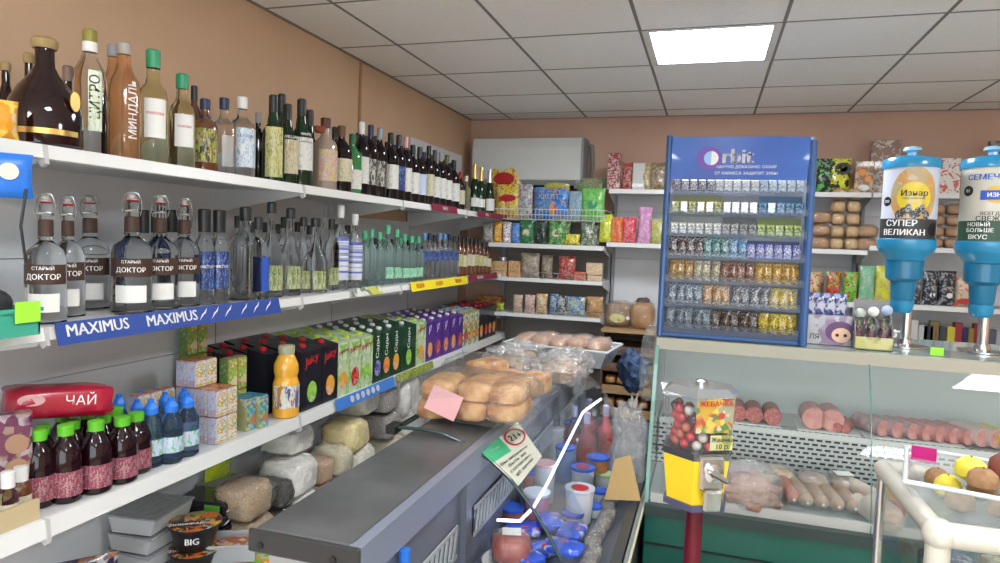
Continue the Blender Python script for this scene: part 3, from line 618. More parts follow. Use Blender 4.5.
bottle('bottle of orange juice with white label and yellow top', 'juice', 286, 345, 26, -1.515, Z3, gjuice, mat('pale_khaki_cap', (.42, .42, .28), .35), lab=(.14, .46, 1.5), labm=printed('fruit_label', [(.7, .68, .6), (.65, .62, .6), (.5, .2, .05), (.1, .12, .3), (.7, .7, .62)], 7), name='juice_bottle')
# small clear bottles behind a cardboard ledge
for k, (px, py, X) in enumerate([(8, 471, -1.52), (21, 466, -1.55)]):
    bottle('small glass bottle with white cap behind the cardboard ledge, '+('left' if k == 0 else 'right')+' one', 'small', px, py, 18, X, Z3, gbrown if k else gyel, whitep, lab=(.12, .42, 1.5), labm=creamlab, group='small white-capped bottles', name='small_bottle')
ycl = Yat(22, -1.49, Z3)
solo('cardboard_ledge', MB().box(-.004, .004, -.28, .04, 0, .05).mesh('cardboard_ledge', mat('beige_card', (.5, .4, .24), .7), False), 'beige cardboard strip at the near end of the drinks shelf', 'cardboard strip', (-1.49, ycl, Z3))
# purple sweets box and red coffee bag
bxp = thing('biscuit_box', 'purple biscuit pack with round biscuits at the left edge', 'box', (-1.60, Yat(8, -1.6, Z3), Z3), .9)
part('pack_body', MB().box(-.05, .05, -.03, .03, 0, .24, .006).mesh('pack', printed('purple_pack', [(.12, .02, .07), (.15, .03, .08), (.3, .2, .16)], 18)), bxp)
bi = MB()
for z in (.05, .11, .17): bi.add([(x+.02, z_-.033, y+z) for x, y, z_ in [(v[0], v[1], v[2]) for v in MB().lathe([(.024, 0), (.024, .003)], 14).v]], MB().lathe([(.024, 0), (.024, .003)], 14).f)
part('biscuit_print', bi.mesh('biscuit', mat('biscuit_brown', (.35, .2, .12), .6)), bxp)
rb = thing('coffee_bag', 'large red foil bag lying across the dark drink bottles', 'bag', (-1.66, Yat(58, -1.66, 1.08), 1.085), 0, rot=(-.12, .08, 1.0))
part('bag_body', mk('bag_body', *blob(.25, .15, .085, 5, .12, 5., 26, 14), mat('red_foil', (.42, .01, .04), .3, coat=.5, bump=.4, bscale=20)), rb)
part('swirl_print', disc(.03, pinkm, 20, .5), rb, (-.07, -.077, .05)); part('lettering', text('ЧАЙ', .035, wink, lambda x, y: (x+.04, -.078, y+.045), bold=.0), rb)

# juice cartons
def carton_mesh(w, d, h, m, gable=True):
    def f():
        b = MB(); s = h*.07 if gable else 0
        vs = [(x, y, 0) for x, y in ((-w/2, -d/2), (w/2, -d/2), (w/2, d/2), (-w/2, d/2))]+[(x, y, h-s) for x, y in ((-w/2, -d/2), (w/2, -d/2), (w/2, d/2), (-w/2, d/2))]
        if gable:
            vs += [(-w/2, d/2-.004, h), (w/2, d/2-.004, h), (w/2, d/2, h), (-w/2, d/2, h)]
            b.add(vs, [(3, 2, 1, 0), (0, 1, 5, 4), (1, 2, 6, 5), (2, 3, 7, 6), (3, 0, 4, 7), (4, 5, 9, 8), (5, 6, 10, 9), (6, 7, 11, 10), (7, 4, 8, 11), (8, 9, 10, 11)])
        else: b.box(-w/2, w/2, -d/2, d/2, 0, h, .003)
        return b.mesh('carton_body', m, False)
    return cached(('carton', w, d, h, m.name, gable), f)
capr = lambda m: cached(('scap', m.name), lambda: MB().lathe([(.014, 0), (.014, .014), (.011, .016)], 12).mesh('cap', m))
apple = printed('green_apple_print', [(.25, .55, .05), (.35, .62, .1), (.2, .5, .03)], 20); peachf = printed('peach_print', [(.7, .15, .03), (.8, .3, .05), (.75, .22, .1)], 20)
orangef = printed('orange_print', [(.85, .3, .02), (.8, .38, .05)], 20); grapef = printed('grape_print', [(.05, .04, .25), (.15, .12, .4), (.3, .3, .6)], 30); redf = printed('berry_print', [(.6, .02, .02), (.7, .1, .05), (.4, 0, .02)], 30)
blackc = mat('black_carton', (.012, .012, .02), .3, coat=.3); dgc = mat('dark_green_carton', (.008, .05, .02), .3, coat=.3)
lgc = printed('light_green_carton', [(.3, .5, .18), (.5, .6, .35), (.25, .5, .1), (.6, .65, .5)], 16); ppc = mat('purple_carton', (.09, .02, .25), .3, coat=.3)
wgc = printed('white_green_carton', [(.6, .65, .5), (.1, .35, .08), (.65, .65, .55), (.6, .3, .05)], 20)
STY = {'black': (blackc, redcap, 'Juicy', red, 'black'), 'dgreen': (dgc, whitep, 'Сады', wink, 'dark green'), 'lgreen': (lgc, mat('lime_cap', (.4, .5, .03), .4), 'Добрый', redcap, 'light green'),
       'purple': (ppc, whitep, 'J7', wink, 'purple'), 'white': (wgc, mat('violet_cap', (.3, .25, .55), .4), '', wink, 'white and green'), 'navy': (blackc, redcap, '', wink, 'blue-black')}
def carton(sty, fruit, label, Y, X, h, w=.072, d=.092, front=True, grp='juice cartons'):
    cm, cap, word, wm, _ = STY[sty]
    t = thing('juice_carton', label, 'carton', (X, Y, Z3), PI/2, grp)
    part('carton_body', carton_mesh(w, d, h, cm), t)
    part('cap', capr(cap), t, (0, 0.004, h-.0125), (.17, 0, 0))
    if front:
        if fruit: part('fruit_print', disc(min(.034, w*.36), fruit, sy=1.25), t, (.002, -d/2-.0012, h*.27))
        if word:
            if sty == 'dgreen': part('lettering', cached((sty, 'w', h, d), lambda: text(word, .042, wm, lambda x, y: (-y, -d/2-.0012, x+h*.68), bold=.02)), t)
            else: part('lettering', cached((sty, 'w', h, d, w > .09), lambda: text(word, (.042 if len(word) < 6 else .024)*(1.15 if w > .09 else .85), wm, lambda x, y: (x, -d/2-.0012, y+x*.2+h*.78), bold=.03)), t)
    return t
J = [('black', apple), ('black', orangef), ('lgreen', orangef), ('lgreen', redf), ('lgreen', apple), ('dgreen', grapef), ('dgreen', peachf), ('dgreen', orangef), ('dgreen', apple), ('lgreen', orangef),
     ('purple', orangef), ('purple', redf), ('purple', peachf), ('purple', orangef), ('purple', redf), ('white', redf), ('white', orangef), ('white', peachf), ('navy', orangef), ('navy', redf), ('navy', peachf), ('navy', orangef)]
edges = [301, 322, 338, 349, 361, 373, 382, 391, 401, 416, 426, 434, 442, 450, 457, 463, 469, 474, 479, 484, 488, 492, 496]
tops = {'black': .255, 'lgreen': .25, 'dgreen': .25, 'purple': .235, 'white': .235, 'navy': .24}
cnt = {}
for q, (sty, fr) in enumerate(J):
    ya0, ya1 = Yat(edges[q], XF-.02, Z3+.1), Yat(edges[q+1], XF-.02, Z3+.1)
    if ya1 > 4.88: break
    wq = ya1-ya0-.004
    cnt[sty] = cnt.get(sty, 0)+1
    for r in range(4):
        if r == 3 and sty in ('white', 'navy'): continue
        carton(sty, fr, '%s juice carton, %s of its colour from the near end, %s row' % (STY[sty][4], ORD[cnt[sty]-1], ['front', 'second', 'third', 'last'][r]), (ya0+ya1)/2, XF-.065-.0915*r, tops[sty], w=wq, d=.088, front=(r == 0))
Yk0 = Yat(301, XF-.02, Z3+.1)
# extra black cartons standing in the row behind the juice bottle
for k in range(3):
    Yk = Yk0-.045
    carton('black', None, 'plain black juice carton behind the orange juice bottle, '+ORD[k], Yk, XF-.16-.0925*k, .25, w=.08, d=.09, front=False)
for k in range(2):
    carton('black', None, 'black juice carton in the inner corner beside the small cartons, '+ORD[k], Yk-.085, XF-.25-.0925*k, .245, w=.08, d=.09, front=False)
# small baby-juice cartons, stacked
sc1 = printed('small_white_carton', [(.5, .53, .72), (.55, .58, .72), (.45, .48, .66), (.5, .35, .4)], 60); sc1f = printed('small_carton_face', [(.6, .6, .65), (.6, .25, .05), (.2, .45, .1), (.7, .7, .7), (.7, .5, .1)], 90)
sc2 = printed('small_green_carton', [(.12, .22, .05), (.14, .26, .06), (.18, .28, .07)], 50); sc2f = printed('green_carton_face', [(.3, .5, .08), (.6, .3, .05), (.2, .4, .05), (.7, .6, .4)], 40)
sc3 = printed('teal_carton', [(.3, .3, .12), (.35, .33, .15), (.28, .3, .1)], 20); sc3f = printed('teal_carton_face', [(.05, .3, .45), (.1, .15, .4), (.3, .55, .15), (.5, .2, .1)], 40)
topm = printed('rust_top', [(.45, .12, .03), (.6, .3, .12), (.3, .06, .02)], 60)
small = []
def sm(label, Y, X, z, mb, mf, h=.088, tm=topm, grp='small juice cartons'):
    t = thing('small_juice_carton', label, 'carton', (X, Y, z), PI/2, grp)
    part('carton_body', carton_mesh(.048, .04, h, mb, False), t)
    part('front_print', cached(('sf', mf.name, h), lambda: bx(-.023, .023, -.0212, -.0202, .003, h-.003, mf)), t)
    part('top_print', cached(('st', tm.name, h), lambda: bx(-.023, .023, -.019, .019, h, h+.001, tm)), t)
yA = Yat(214, -1.53, .95)
n = 0
for c, (dy, rows) in enumerate(((0, 3), (.05, 3))):
    for r in range(rows+1):
        for lv in range(2):
            sm('small white juice carton with rust top, column %s, %s behind front, %s' % (['left', 'right'][c], ORD[r], ['lower', 'upper'][lv]), yA+dy, -1.52-.042*r, Z3+lv*.0895, sc1, sc1f)
            if r > 1 and lv == 1 or r > 2:
                sm('small white juice carton, third layer of the stack, column %s, %s behind front' % (['left', 'right'][c], ORD[r]+('' if lv else ' low')), yA+dy, -1.52-.042*r, Z3+(lv+1+(r > 2 and lv == 0))*.0895 if lv else Z3+.0895*3, sc1, sc1f) if lv else None
for c in range(3):
    sm('small white juice carton lying left of the tall stack near the wall, '+ORD[c], yA-.055-.052*c, -1.68, Z3, sc1, sc1f)
    sm('small white juice carton in the second layer near the wall, '+ORD[c], yA-.055-.052*c, -1.68, Z3+.0895, sc1, sc1f)
yG = Yat(237, -1.6, .95)
for k in range(2):
    for lv in range(2):
        sm('green juice carton stacked behind the small white ones, %s, %s' % (['left', 'right'][k], ['lower', 'upper'][lv]), yG+.052*k, -1.64, Z3+lv*.12, sc2, sc2f, .119)
for k in range(2):
    for lv in range(3):
        sm('green juice carton against the back panel under the blue strip, %s, layer %s' % (['left', 'right'][k], ORD[lv]), Yat(190, -1.8, 1.1)+.052*k, -1.81, Z3+lv*.12, sc2, sc2f, .119)
yT = Yat(258, -1.52, .95)
for k in range(2):
    sm('teal-topped small juice carton beside the orange juice bottle, '+['front', 'back'][k], yT, -1.515-.043*k, Z3, sc3, sc3f, .115, mat('teal_top', (.03, .2, .28), .4))
    sm('teal-topped small juice carton nearer the white stack, '+['front', 'back'][k], yT-.052, -1.53-.043*k, Z3, sc3, sc3f, .115, MT['teal_top'])

# ---- base shelf: noodle bowls, boxes and bags of grain
def pz(px, py, z): return onZ(px, py, z)
bowlp = pz(193, 556, ZB); bowlp.x = max(bowlp.x, -1.7)
def noodle(label, x, y, z):
    t = thing('noodle_bowl', label, 'instant noodles', (x, y, z), .6, 'instant noodle bowls')
    part('bowl', cached('bowl', lambda: MB().lathe([(.055, 0), (.058, .004), (.078, .075), (.083, .078), (.083, .084)], 28).mesh('bowl', mat('black_bowl', (.015, .012, .012), .35))), t)
    part('lid', cached('lid', lambda: MB().lathe([(.084, .0842), (.085, .086), (.08, .0875)], 28).mesh('lid', printed('lid_print', [(.05, .01, .01), (.5, .1, .02), (.6, .3, .05), (.2, .25, .05), (.05, .01, .01)], 30))), t)
    part('lid_label', bx(-.07, .02, -.045, -.005, .0876, .0885, mat('dark_lid', (.03, .01, .01), .4)), t)
    part('lettering', cached('bwt', lambda: text('ДОШИРАК', .02, wink, lambda x, y: (x-.022, y-.028, .0892), bold=.03)), t)
    part('lettering', cached('bwt2', lambda: text('BIG', .03, wink, lambda x, y: (.0745*math.cos(-PI/2+x/.075)*(1+y*.35), .0745*math.sin(-PI/2+x/.075)*(1+y*.35), y+.045), bold=.03)), t)
bx_, by_ = -1.60, 1.80
noodle('upper black instant noodle bowl with red and orange lid', bx_, by_, ZB+.1195)
noodle('lower black instant noodle bowl under the upper bowl', bx_, by_, ZB+.031)
# low carton that the bowls stand on
solo('product_box', bx(-.09, .09, -.09, .09, 0, .03, mat('board_white', (.6, .58, .52), .6), .002), 'low pale box under the noodle bowls', 'box', (bx_, by_, ZB))
greyt = mat('grey_tray', (.62, .62, .64), .4); 
for k in range(4):
    t = thing('food_tray_pack', 'white sealed food tray in the stack behind the noodle bowl, layer '+ORD[k], 'food tray', (-1.76, 1.78, ZB+.062*k), .08*k-.1, 'stacked white food trays')
    part('tray', MB().prism([(-.07, 0), (.07, 0), (.085, .05), (-.085, .05)], 'y', -.1, .1).mesh('tray', greyt, False), t)
    part('tray_film', bx(-.09, .09, -.105, .105, .05, .056, film('tray_film', (.7, .72, .75), .15, .1, .6, 30, haze=.4), .002), t)
bkp = printed('black_pack', [(.015, .015, .018), (.02, .02, .02), (.015, .015, .018), (.015, .015, .018), (.05, .15, .02), (.02, .02, .02), (.2, .2, .2)], 30, stretch=(1, 1, 4))
for k in range(5):
    t = thing('flat_black_pack', 'flat black pack with green and white print, layer '+ORD[k]+' of the stack', 'pack', (-1.69, 1.985, ZB+.044*k), .12-.06*(k % 2), 'flat black packs')
    part('pack_body', cached('fbp', lambda: bx(-.1, .1, -.075, .075, 0, .042, mat('glossy_black', (.015, .015, .018), .2, coat=.5), .008)), t)
    part('white_stripe', cached('fbs', lambda: MB().prism([(-.07, .012), (-.01, .03), (.0, .03), (-.055, .01)], 'x', .1005, .1015).prism([(.0, .012), (.05, .032), (.06, .03), (.01, .01)], 'x', .1005, .1015).mesh('stripe', wink, False)), t)
    part('green_mark', cached('fbg', lambda: MB().box(.02, .08, -.076, -.0752, .008, .034).mesh('mark', mat('green_mark', (.1, .35, .05), .4), False)), t)
tb = thing('food_tub', 'clear square tub with brown food and green lid label beside the noodle bowl', 'tub', (-1.505, 1.88, ZB+.07), .5)
m = MB(); m.box(-.075, .075, -.06, .06, 0, .004)
for q in (((-.075, .075, -.06, -.057)), ((-.075, .075, .057, .06)), ((-.075, -.072, -.057, .057)), ((.072, .075, -.057, .057))): m.box(*q, .004, .06)
m.box(-.08, .08, -.065, -.058, .056, .06); m.box(-.08, .08, .058, .065, .056, .06); m.box(-.08, -.073, -.06, .06, .056, .06); m.box(.073, .08, -.06, .06, .056, .06)
part('tub_body', m.mesh('tub', traypl, False), tb)
part('lid_print', mk('food', *blob(.13, .1, .05, 3, .2), printed('kimchi', [(.4, .08, .04), (.5, .3, .2), (.6, .5, .4), (.3, .1, .05)], 30)), tb, (0, 0, .006))
solo('snack_pack', mk('snack_pack', *(lambda vf: ([(x, z-.07, y+.015) for x, y, z in vf[0]], vf[1]))(pillow(.26, .24, .03, 2)), printed('green_orange_pack', [(.2, .45, .05), (.7, .3, .05), (.6, .6, .2), (.15, .35, .05)], 20)),
     'green and orange flat snack pack under the clear tub', 'pack', (-1.47, 1.93, ZB+.03), .2)
solo('product_box', bx(-.1, .1, -.12, .12, 0, .07-.04, white, .002), 'thin white tray under the green and orange pack', 'tray', (-1.47, 1.93, ZB))
solo('choco_pack', mk('choco_pack', *pillow(.15, .14, .04, 11), printed('choco', [(.03, .02, .05), (.05, .03, .06), (.2, .08, .04), (.3, .15, .08), (.03, .02, .05)], 22)), 'dark chocolate-coloured pack with a torn corner at the bottom left', 'pack', (-1.66, 1.45, ZB+.09), .9)
solo('product_box', bx(-.1, .1, -.12, .12, 0, .09, blackp, .003), 'black box under the dark chocolate-coloured pack', 'box', (-1.66, 1.45, ZB))
solo('snack_pack', mk('ypack', *pillow(.12, .2, .04, 12), printed('yellow_pack', [(.6, .65, .03), (.5, .6, .05), (.3, .5, .05)], 20)), 'yellow-green pack standing behind the black flat packs', 'pack', (-1.81, 2.16, ZB+.2), 1.3)
solo('product_box', bx(-.04, .04, -.08, .08, 0, .2, greyp, .003), 'grey box under the yellow-green pack', 'box', (-1.81, 2.16, ZB))
solo('food_container', mk('cont', *blob(.16, .22, .1, 8, .15), printed('dim_goods', [(.05, .04, .03), (.1, .15, .05), (.15, .05, .03), (.04, .04, .04)], 14)), 'dim pile pack of dark wrapped goods at the bottom left', 'pack', (-1.42, 1.6, ZB), .3)
def grain(label, px, py, z, w, d, h, col, seed, X=None):
    p = pz(px, py, z)
    if X: p = Vector((X, Yat(px, X, z+h/2), z))
    t = thing('grain_bag', label, 'bag of grain', (p.x, p.y, z), 0, 'clear bags of grain and flour')
    vs, fs = blob(w, d, h, seed, .13, 4.2, 26, 16, 2.2)
    part('grain', mk('grain', vs, fs, col), t)
    v2, f2 = blob(w*1.05, d*1.05, h*1.05, seed, .17, 3.6, 34, 20, 4)
    part('clear_bag', mk('clear_bag', v2, f2, cell), t)
    return t
gbr = noisy('buckwheat', (.25, .16, .09), (.55, .4, .26), 220, .6); gwh = noisy('rice', (.78, .75, .68), (.88, .85, .8), 150, .6)
gdk = noisy('seeds', (.02, .016, .016), (.07, .05, .05), 150, .5); gye = noisy('millet', (.8, .62, .25), (.88, .75, .4), 150, .6)
gpk = noisy('lentil', (.5, .3, .18), (.65, .42, .28), 150, .6); gtn = noisy('oats', (.62, .54, .36), (.75, .68, .5), 120, .6); ggy = noisy('sunflower', (.22, .19, .18), (.42, .38, .35), 120, .6); gbl = noisy('flour', (.82, .78, .66), (.88, .85, .75), 40, .7)
XG = -1.585
gdefs = [('upper bag of brown buckwheat', 244, .13, .18, .19, .12, gbr, 1), ('lower bag of brown buckwheat', 246, .0, .18, .19, .13, gbr, 2),
 ('upper bag of dark seeds', 273, .11, .12, .18, .1, gdk, 3), ('lower bag of dark seeds', 273, .0, .12, .18, .11, gdk, 4),
 ('topmost bag of white rice against the wall', 288, .25, .19, .2, .1, gwh, 5), ('middle bag of white rice', 289, .125, .2, .22, .13, gwh, 6), ('lowest bag of white rice', 292, .0, .16, .22, .13, gwh, 7),
 ('upper bag of pink lentils', 315, .1, .12, .16, .1, gpk, 8), ('lower bag of pink lentils', 316, .0, .12, .16, .1, gpk, 9),
 ('upper bag of tan oats', 331, .1, .14, .2, .12, gtn, 10), ('lower bag of tan oats', 333, .0, .13, .18, .1, gtn, 11),
 ('bag of yellow millet, slanting on top', 345, .17, .2, .2, .13, gye, 12), ('bag of pale grain under the yellow millet', 352, .06, .2, .2, .11, gbl, 13),
 ('topmost bag of pale flour', 356, .28, .2, .24, .13, gbl, 14), ('upper bag of grey sunflower seeds', 377, .27, .16, .22, .12, ggy, 15), ('lower bag of grey sunflower seeds', 379, .14, .17, .22, .12, ggy, 16),
 ('lowest bag of oats near the bracket', 385, .0, .2, .22, .13, gtn, 17), ('large bag of white sugar beside the bread', 397, .2, .24, .24, .2, gwh, 18), ('bag of white rice under the sugar', 402, .1, .26, .26, .19, gwh, 19)]
for lb, px, z, w, d, h, col, sd in gdefs:
    grain(lb, px, 0, ZB+z*1.08+.002, d*.88, w*.92, h*1.02, col, sd, X=XG-(.06 if 'topmost' in lb else 0))
for k, (px, w) in enumerate([(492, .2), (507, .12)]):
    grain('cloudy yellowish bag at the far end of the base shelf, '+['left', 'right'][k], px, 0, .62, .2, w, .17, gtn, 30+k, X=-1.38)
# ------------------------------------------------------------------ back wall: cooling unit
ac = thing('air_conditioner', 'white wall-mounted air conditioner on the pink-peach back wall', 'air conditioner', (-1.365, YB-.11, 2.01))
m = MB().prism([(-.105, .06), (-.11, .3), (-.09, .37), (.108, .375), (.108, .0), (-.03, .0)], 'x', -.425, .425)
part('housing', m.mesh('housing', noisy('ac_plastic', (.62, .63, .62), (.66, .67, .66), 3, .4), False), ac)
part('louvre', MB().prism([(-.075, .02), (-.107, .055), (-.1, .06), (-.07, .028)], 'x', -.39, .39).mesh('louvre', mat('louvre_grey', (.35, .36, .37), .4), False), ac)
part('air_outlet', MB().prism([(-.035, -.002), (-.1, .055), (-.09, .06), (-.03, .004)], 'x', -.37, .37).mesh('outlet', blackp, False), ac)
part('side_cap', MB().prism([(-.107, .06), (-.112, .3), (-.09, .372), (.108, .377), (.108, .0), (-.03, -.001)], 'x', .425, .443).mesh('side_cap', mat('ac_side', (.3, .31, .32), .5), False), ac)
part('pipe', MB().tube([(.4, .08, .36), (.47, .09, .33), (.48, .09, .2), (.47, .09, .02)], .018, 10).mesh('pipe', mat('pipe_wrap', (.25, .22, .2), .6)), ac)

# ------------------------------------------------------------------ back wall shelving
def backshelf(label, x0, x1, yf, levels, ptop_, wires=(), back=True, lipm=whitep, plinth=True, backm=None):
    cx = (x0+x1)/2; yb2 = YB-.03
    t = thing('wall_shelving', label, 'shelving', (cx, yf, 0), 0, 'shelving along the back wall')
    hw = (x1-x0)/2-.003
    if back:
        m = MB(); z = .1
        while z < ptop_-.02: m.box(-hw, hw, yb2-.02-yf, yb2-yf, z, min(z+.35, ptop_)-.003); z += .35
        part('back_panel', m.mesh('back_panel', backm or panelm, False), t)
    for s in (-1, 1): part('upright', MB().box(s*(hw-.01)-.01, s*(hw-.01)+.01, yb2-.0-yf-.045, yb2-yf-.021, 0, ptop_).mesh('upright', greyp, False), t)
    for z, lip in levels:
        sh = part('shelf', MB().box(-hw, hw, .012, yb2-yf-.022, z-.02, z).mesh('shelf', white, False), t)
        part('price_rail', MB().prism([(.012, z), (-.002, z), (-.006, z-lip), (.012, z-lip-.002)], 'x', -hw, hw).mesh('rail', lipm, False), sh)
        for s in (-1, 1): part('bracket', MB().prism([(.02, z-.021), (yb2-yf-.022, z-.021), (yb2-yf-.022, z-.1), (.05, z-.04)], 'x', s*hw-.001, s*hw+.001).mesh('bracket', white, False), t)
    for z in wires:
        m = MB(); m.tube([(-hw, 0, z+.045), (hw, 0, z+.045)], .0025, 6)
        for k in range(9): m.tube([(-hw+2*hw*k/8, 0, z), (-hw+2*hw*k/8, 0, z+.045)], .002, 5)
        part('wire_guard', m.mesh('wire', chrome), t)
    return t
YA, YBf = 4.70, 4.76
ZA = [1.585, 1.335, 1.075, .80]
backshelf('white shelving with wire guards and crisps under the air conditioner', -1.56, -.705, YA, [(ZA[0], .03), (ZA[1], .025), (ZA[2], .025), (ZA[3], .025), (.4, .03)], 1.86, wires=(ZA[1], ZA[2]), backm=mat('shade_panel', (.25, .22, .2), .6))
backshelf('white shelving holding two loaves between the crisps and the gum stand', -.70, .0, YBf, [(1.99, .03), (1.615, .03)], 2.0)
backshelf('white shelving with stacked rolls right of the gum stand', .005, .96, YBf, [(1.985, .03), (1.62, .03), (1.283, .03), (1.0, .03), (.5, .03)], 2.0)
backshelf('white shelving behind the two seed dispensers', .965, 1.92, YBf, [(1.985, .03), (1.65, .03), (1.29, .03), (1.0, .03), (.5, .03)], 2.0)
backshelf('white shelving at the right edge behind the right dispenser', 1.925, 2.9, YBf, [(1.985, .03), (1.65, .03), (1.29, .03), (1.0, .03)], 2.0)
# wooden bread rack below the loaves
br = thing('bread_rack', 'brown wooden bread rack with sloping trays below the two loaves', 'rack', (-.52, 4.72, 0))
wood = noisy('dark_wood', (.12, .07, .04), (.2, .12, .07), 8, .6, stretch=(1, 6, 6)); wood2 = noisy('pale_wood', (.4, .25, .12), (.5, .33, .17), 8, .6, stretch=(1, 6, 6))
part('top_board', bx(-.18, .2, -.02, .34, .985, 1.008, wood2), br)
for s in (-.178, .185): part('side_panel', bx(s, s+.015, 0, .34, 0, .985, wood), br)
part('back_board', bx(-.16, .185, .325, .34, 0, .985, wood), br)
for k, z in enumerate((.86, .74, .58, .42, .2)):
    part('sloping_board', MB().prism([(-.01, z-.03), (-.01, z+.03), (0, z+.03), (0, z-.015), (.32, z+.03), (.32, z+.015)], 'x', -.16, .184).mesh('slope', wood2 if k > 1 else wood, False), br)
gl_ = noisy('loaf_crust', (.42, .2, .07), (.62, .36, .16), 12, .6, bump=.1); dk_ = noisy('dark_crust', (.22, .1, .05), (.32, .17, .09), 12, .6)
def loaf(label, x, y, z, w, d, h, mt, seed=1, rz=0., group=None, name='bread_loaf', wrap=None, cat='bread', fr=2.5, am=.1, rot=None, extra=None):
    t = thing(name, label, cat, (x, y, z), rz, group, rot=rot)
    part('crust', cached(('loaf', w, d, h, seed, mt.name), lambda: mk('crust', *blob(w, d, h, seed, am, 2.8, 20, 12, fr), mt)), t)
    if wrap: part('wrapper', cached(('wrapb', w, d, h, seed, wrap.name), lambda: mk('wrapper', *blob(w*1.07, d*1.07, h*1.05, seed+3, .14, 3.2, 24, 14, 4), wrap)), t)
    if extra: extra(t)
    return t
ylab = mat('yellow_label', (.8, .72, .05), .5)
t = loaf('rectangular brown loaf in clear wrap with yellow oval label', Xat(619, 4.88, 1.1), 4.88, 1.008, .2, .14, .18, noisy('brown_bread', (.3, .17, .1), (.42, .26, .16), 14, .6), 3, 0, wrap=cell)
part('oval_label', disc(.055, ylab, 20, .6), t, (0, -.092, .07), (-.1, 0, 0)); part('price_dot', disc(.014, paper, 12), t, (.075, -.092, .075))
loaf('round pale loaf in a knotted clear bag beside the brown loaf', Xat(642.5, 4.86, 1.1), 4.86, 1.008, .17, .17, .19, gl_, 4, 0, wrap=cell, extra=lambda t: part('bag_knot', mk('knot', *blob(.09, .04, .04, 2, .4), mat('knot_dark', (.12, .09, .08), .5)), t, (0, 0, .18)))
for k in range(4):
    loaf('roll on the lower bread rack board, '+ORD[k]+' from left', -.63+.08*k, 4.80, .61, .075, .14, .06, gl_, 5, group='rolls in the bread rack', name='bread_roll')
    loaf('roll on the lowest visible bread rack board, '+ORD[k]+' from left', -.63+.08*k, 4.80, .45, .075, .14, .06, gl_, 5, group='rolls in the bread rack', name='bread_roll')

# packs on the back shelves ------------------------------------------------
def pack(label, px, pyt, wpx, Y, z0, m, t_=.05, name='snack_pack', group=None, seed=1, cat='pack', kind='pouch', rz=0., face=None, h=None):
    X = Xat(px, Y, z0+.08); H_ = h or (Zat(pyt, X, Y)-z0); W_ = wpx/F*depth(X, Y, z0)
    t = thing(name, label, cat, (X, Y+t_/2, z0), rz, group)
    if kind == 'pouch': me = mk('pack', *pillow(W_, H_, t_, seed, 12, .25), m)
    else: me = bx(-W_/2, W_/2, -t_/2, t_/2, 0, H_, m, .003, 'box')
    part('pack_body', me, t)
    yy = -t_/2-.002 if kind != 'pouch' else -t_/2*1.05-.001
    for f in (face or []):
        k, fm, cx, cz, a = f[:5]
        if k == 'disc': part('print', disc(a*W_, fm, 18, f[5] if len(f) > 5 else 1.), t, (cx*W_, yy, cz*H_))
        if k == 'text': part('lettering', text(f[5], a*W_, fm, lambda x, y: (cx*W_+x, yy-.001, cz*H_+y), bold=.02), t)
    return t
PR = lambda n, *c, s=30: printed(n, list(c), s*1.9, bump=.25)
GY, GR, GB = 'crisps and snacks in the wire basket', 'packs on the shelf below the basket', 'sweets on the back shelf'
# wire basket in front of the top of the crisps shelf
wb = thing('wire_basket', 'white wire basket of crisps under the air conditioner', 'wire basket', (-1.13, YA, 0))
zb_ = 1.76; hw = .42
m = MB()
for z in (zb_, zb_+.035, zb_+.075): m.tube([(-hw, .3, z), (-hw, -.0, z), (hw, -.0, z), (hw, .3, z)], .0028, 6)
for k in range(33): m.tube([(-hw+2*hw*k/32, 0, zb_), (-hw+2*hw*k/32, 0, zb_+.075)], .0016, 5)
for k in range(9): m.tube([(-hw+2*hw*k/8, 0, zb_), (-hw+2*hw*k/8, .36, zb_)], .002, 5)
for k in range(4): m.tube([(-hw, .07+.08*k, zb_), (hw, .07+.08*k, zb_)], .002, 5)
part('wire_mesh', m.mesh('wire_mesh', mat('white_wire', (.7, .7, .68), .4)), wb)
for s in (-1, 1): part('hook', MB().box(s*hw-.003, s*hw+.003, .3, .385, zb_, zb_+.09).mesh('hook', greyp, False), wb)
zz = zb_+.004
face = lambda c: [('disc', c, 0, .45, .2), ]
ty = PR('crisps_yellow', (.75, .6, .05), (.8, .55, .02), (.7, .62, .2), (.5, .1, .05), s=22)
pack('large yellow crisps bag with cartoonish round picture, behind', 503, 163, 36, 4.92, zz, ty, .06, group=GY, seed=2, face=[('disc', redcap, 0, .72, .3, .6), ('disc', skin_, 0, .5, .22)])
pack('yellow crisps bag in front of the large yellow one', 507, 184, 28, 4.80, zz, ty, .06, group=GY, seed=3, face=[('disc', redcap, 0, .6, .32, .4)])
pack('white and purple snack bag right of the yellow crisps', 524, 184, 16, 4.80, zz, PR('white_purple', (.5, .5, .55), (.25, .15, .3), (.6, .6, .6), (.3, .3, .2)), .05, group=GY, seed=4)
bl = PR('blue_crisps', (.02, .15, .55), (.03, .2, .65), (.05, .3, .7), (.5, .3, .1), s=16)
pack('large blue snack bag with orange picture', 550, 187, 36, 4.79, zz, bl, .06, group=GY, seed=5, face=[('disc', orangei, .1, .4, .12), ('text', wink, -.05, .7, .2, 'XRUST')])
pack('smaller light blue snack bag beside the large blue one', 575, 191, 17, 4.82, zz, PR('lightblue_bag', (.1, .35, .6), (.3, .5, .6), (.5, .4, .3)), .05, group=GY, seed=6)
pack('bright green crisps bag at the right end of the basket', 592, 188, 24, 4.79, zz, PR('green_bag', (.1, .5, .05), (.15, .6, .1), (.3, .55, .2)), .06, group=GY, seed=7, face=[('disc', ltgreen, 0, .5, .2)])
pack('narrow yellow bag lying behind the blue snack bag', 555, 178, 27, 4.94, zz, PR('yellowgreen_bag', (.6, .6, .08), (.55, .5, .05), (.3, .4, .05)), .05, group=GY, seed=8)
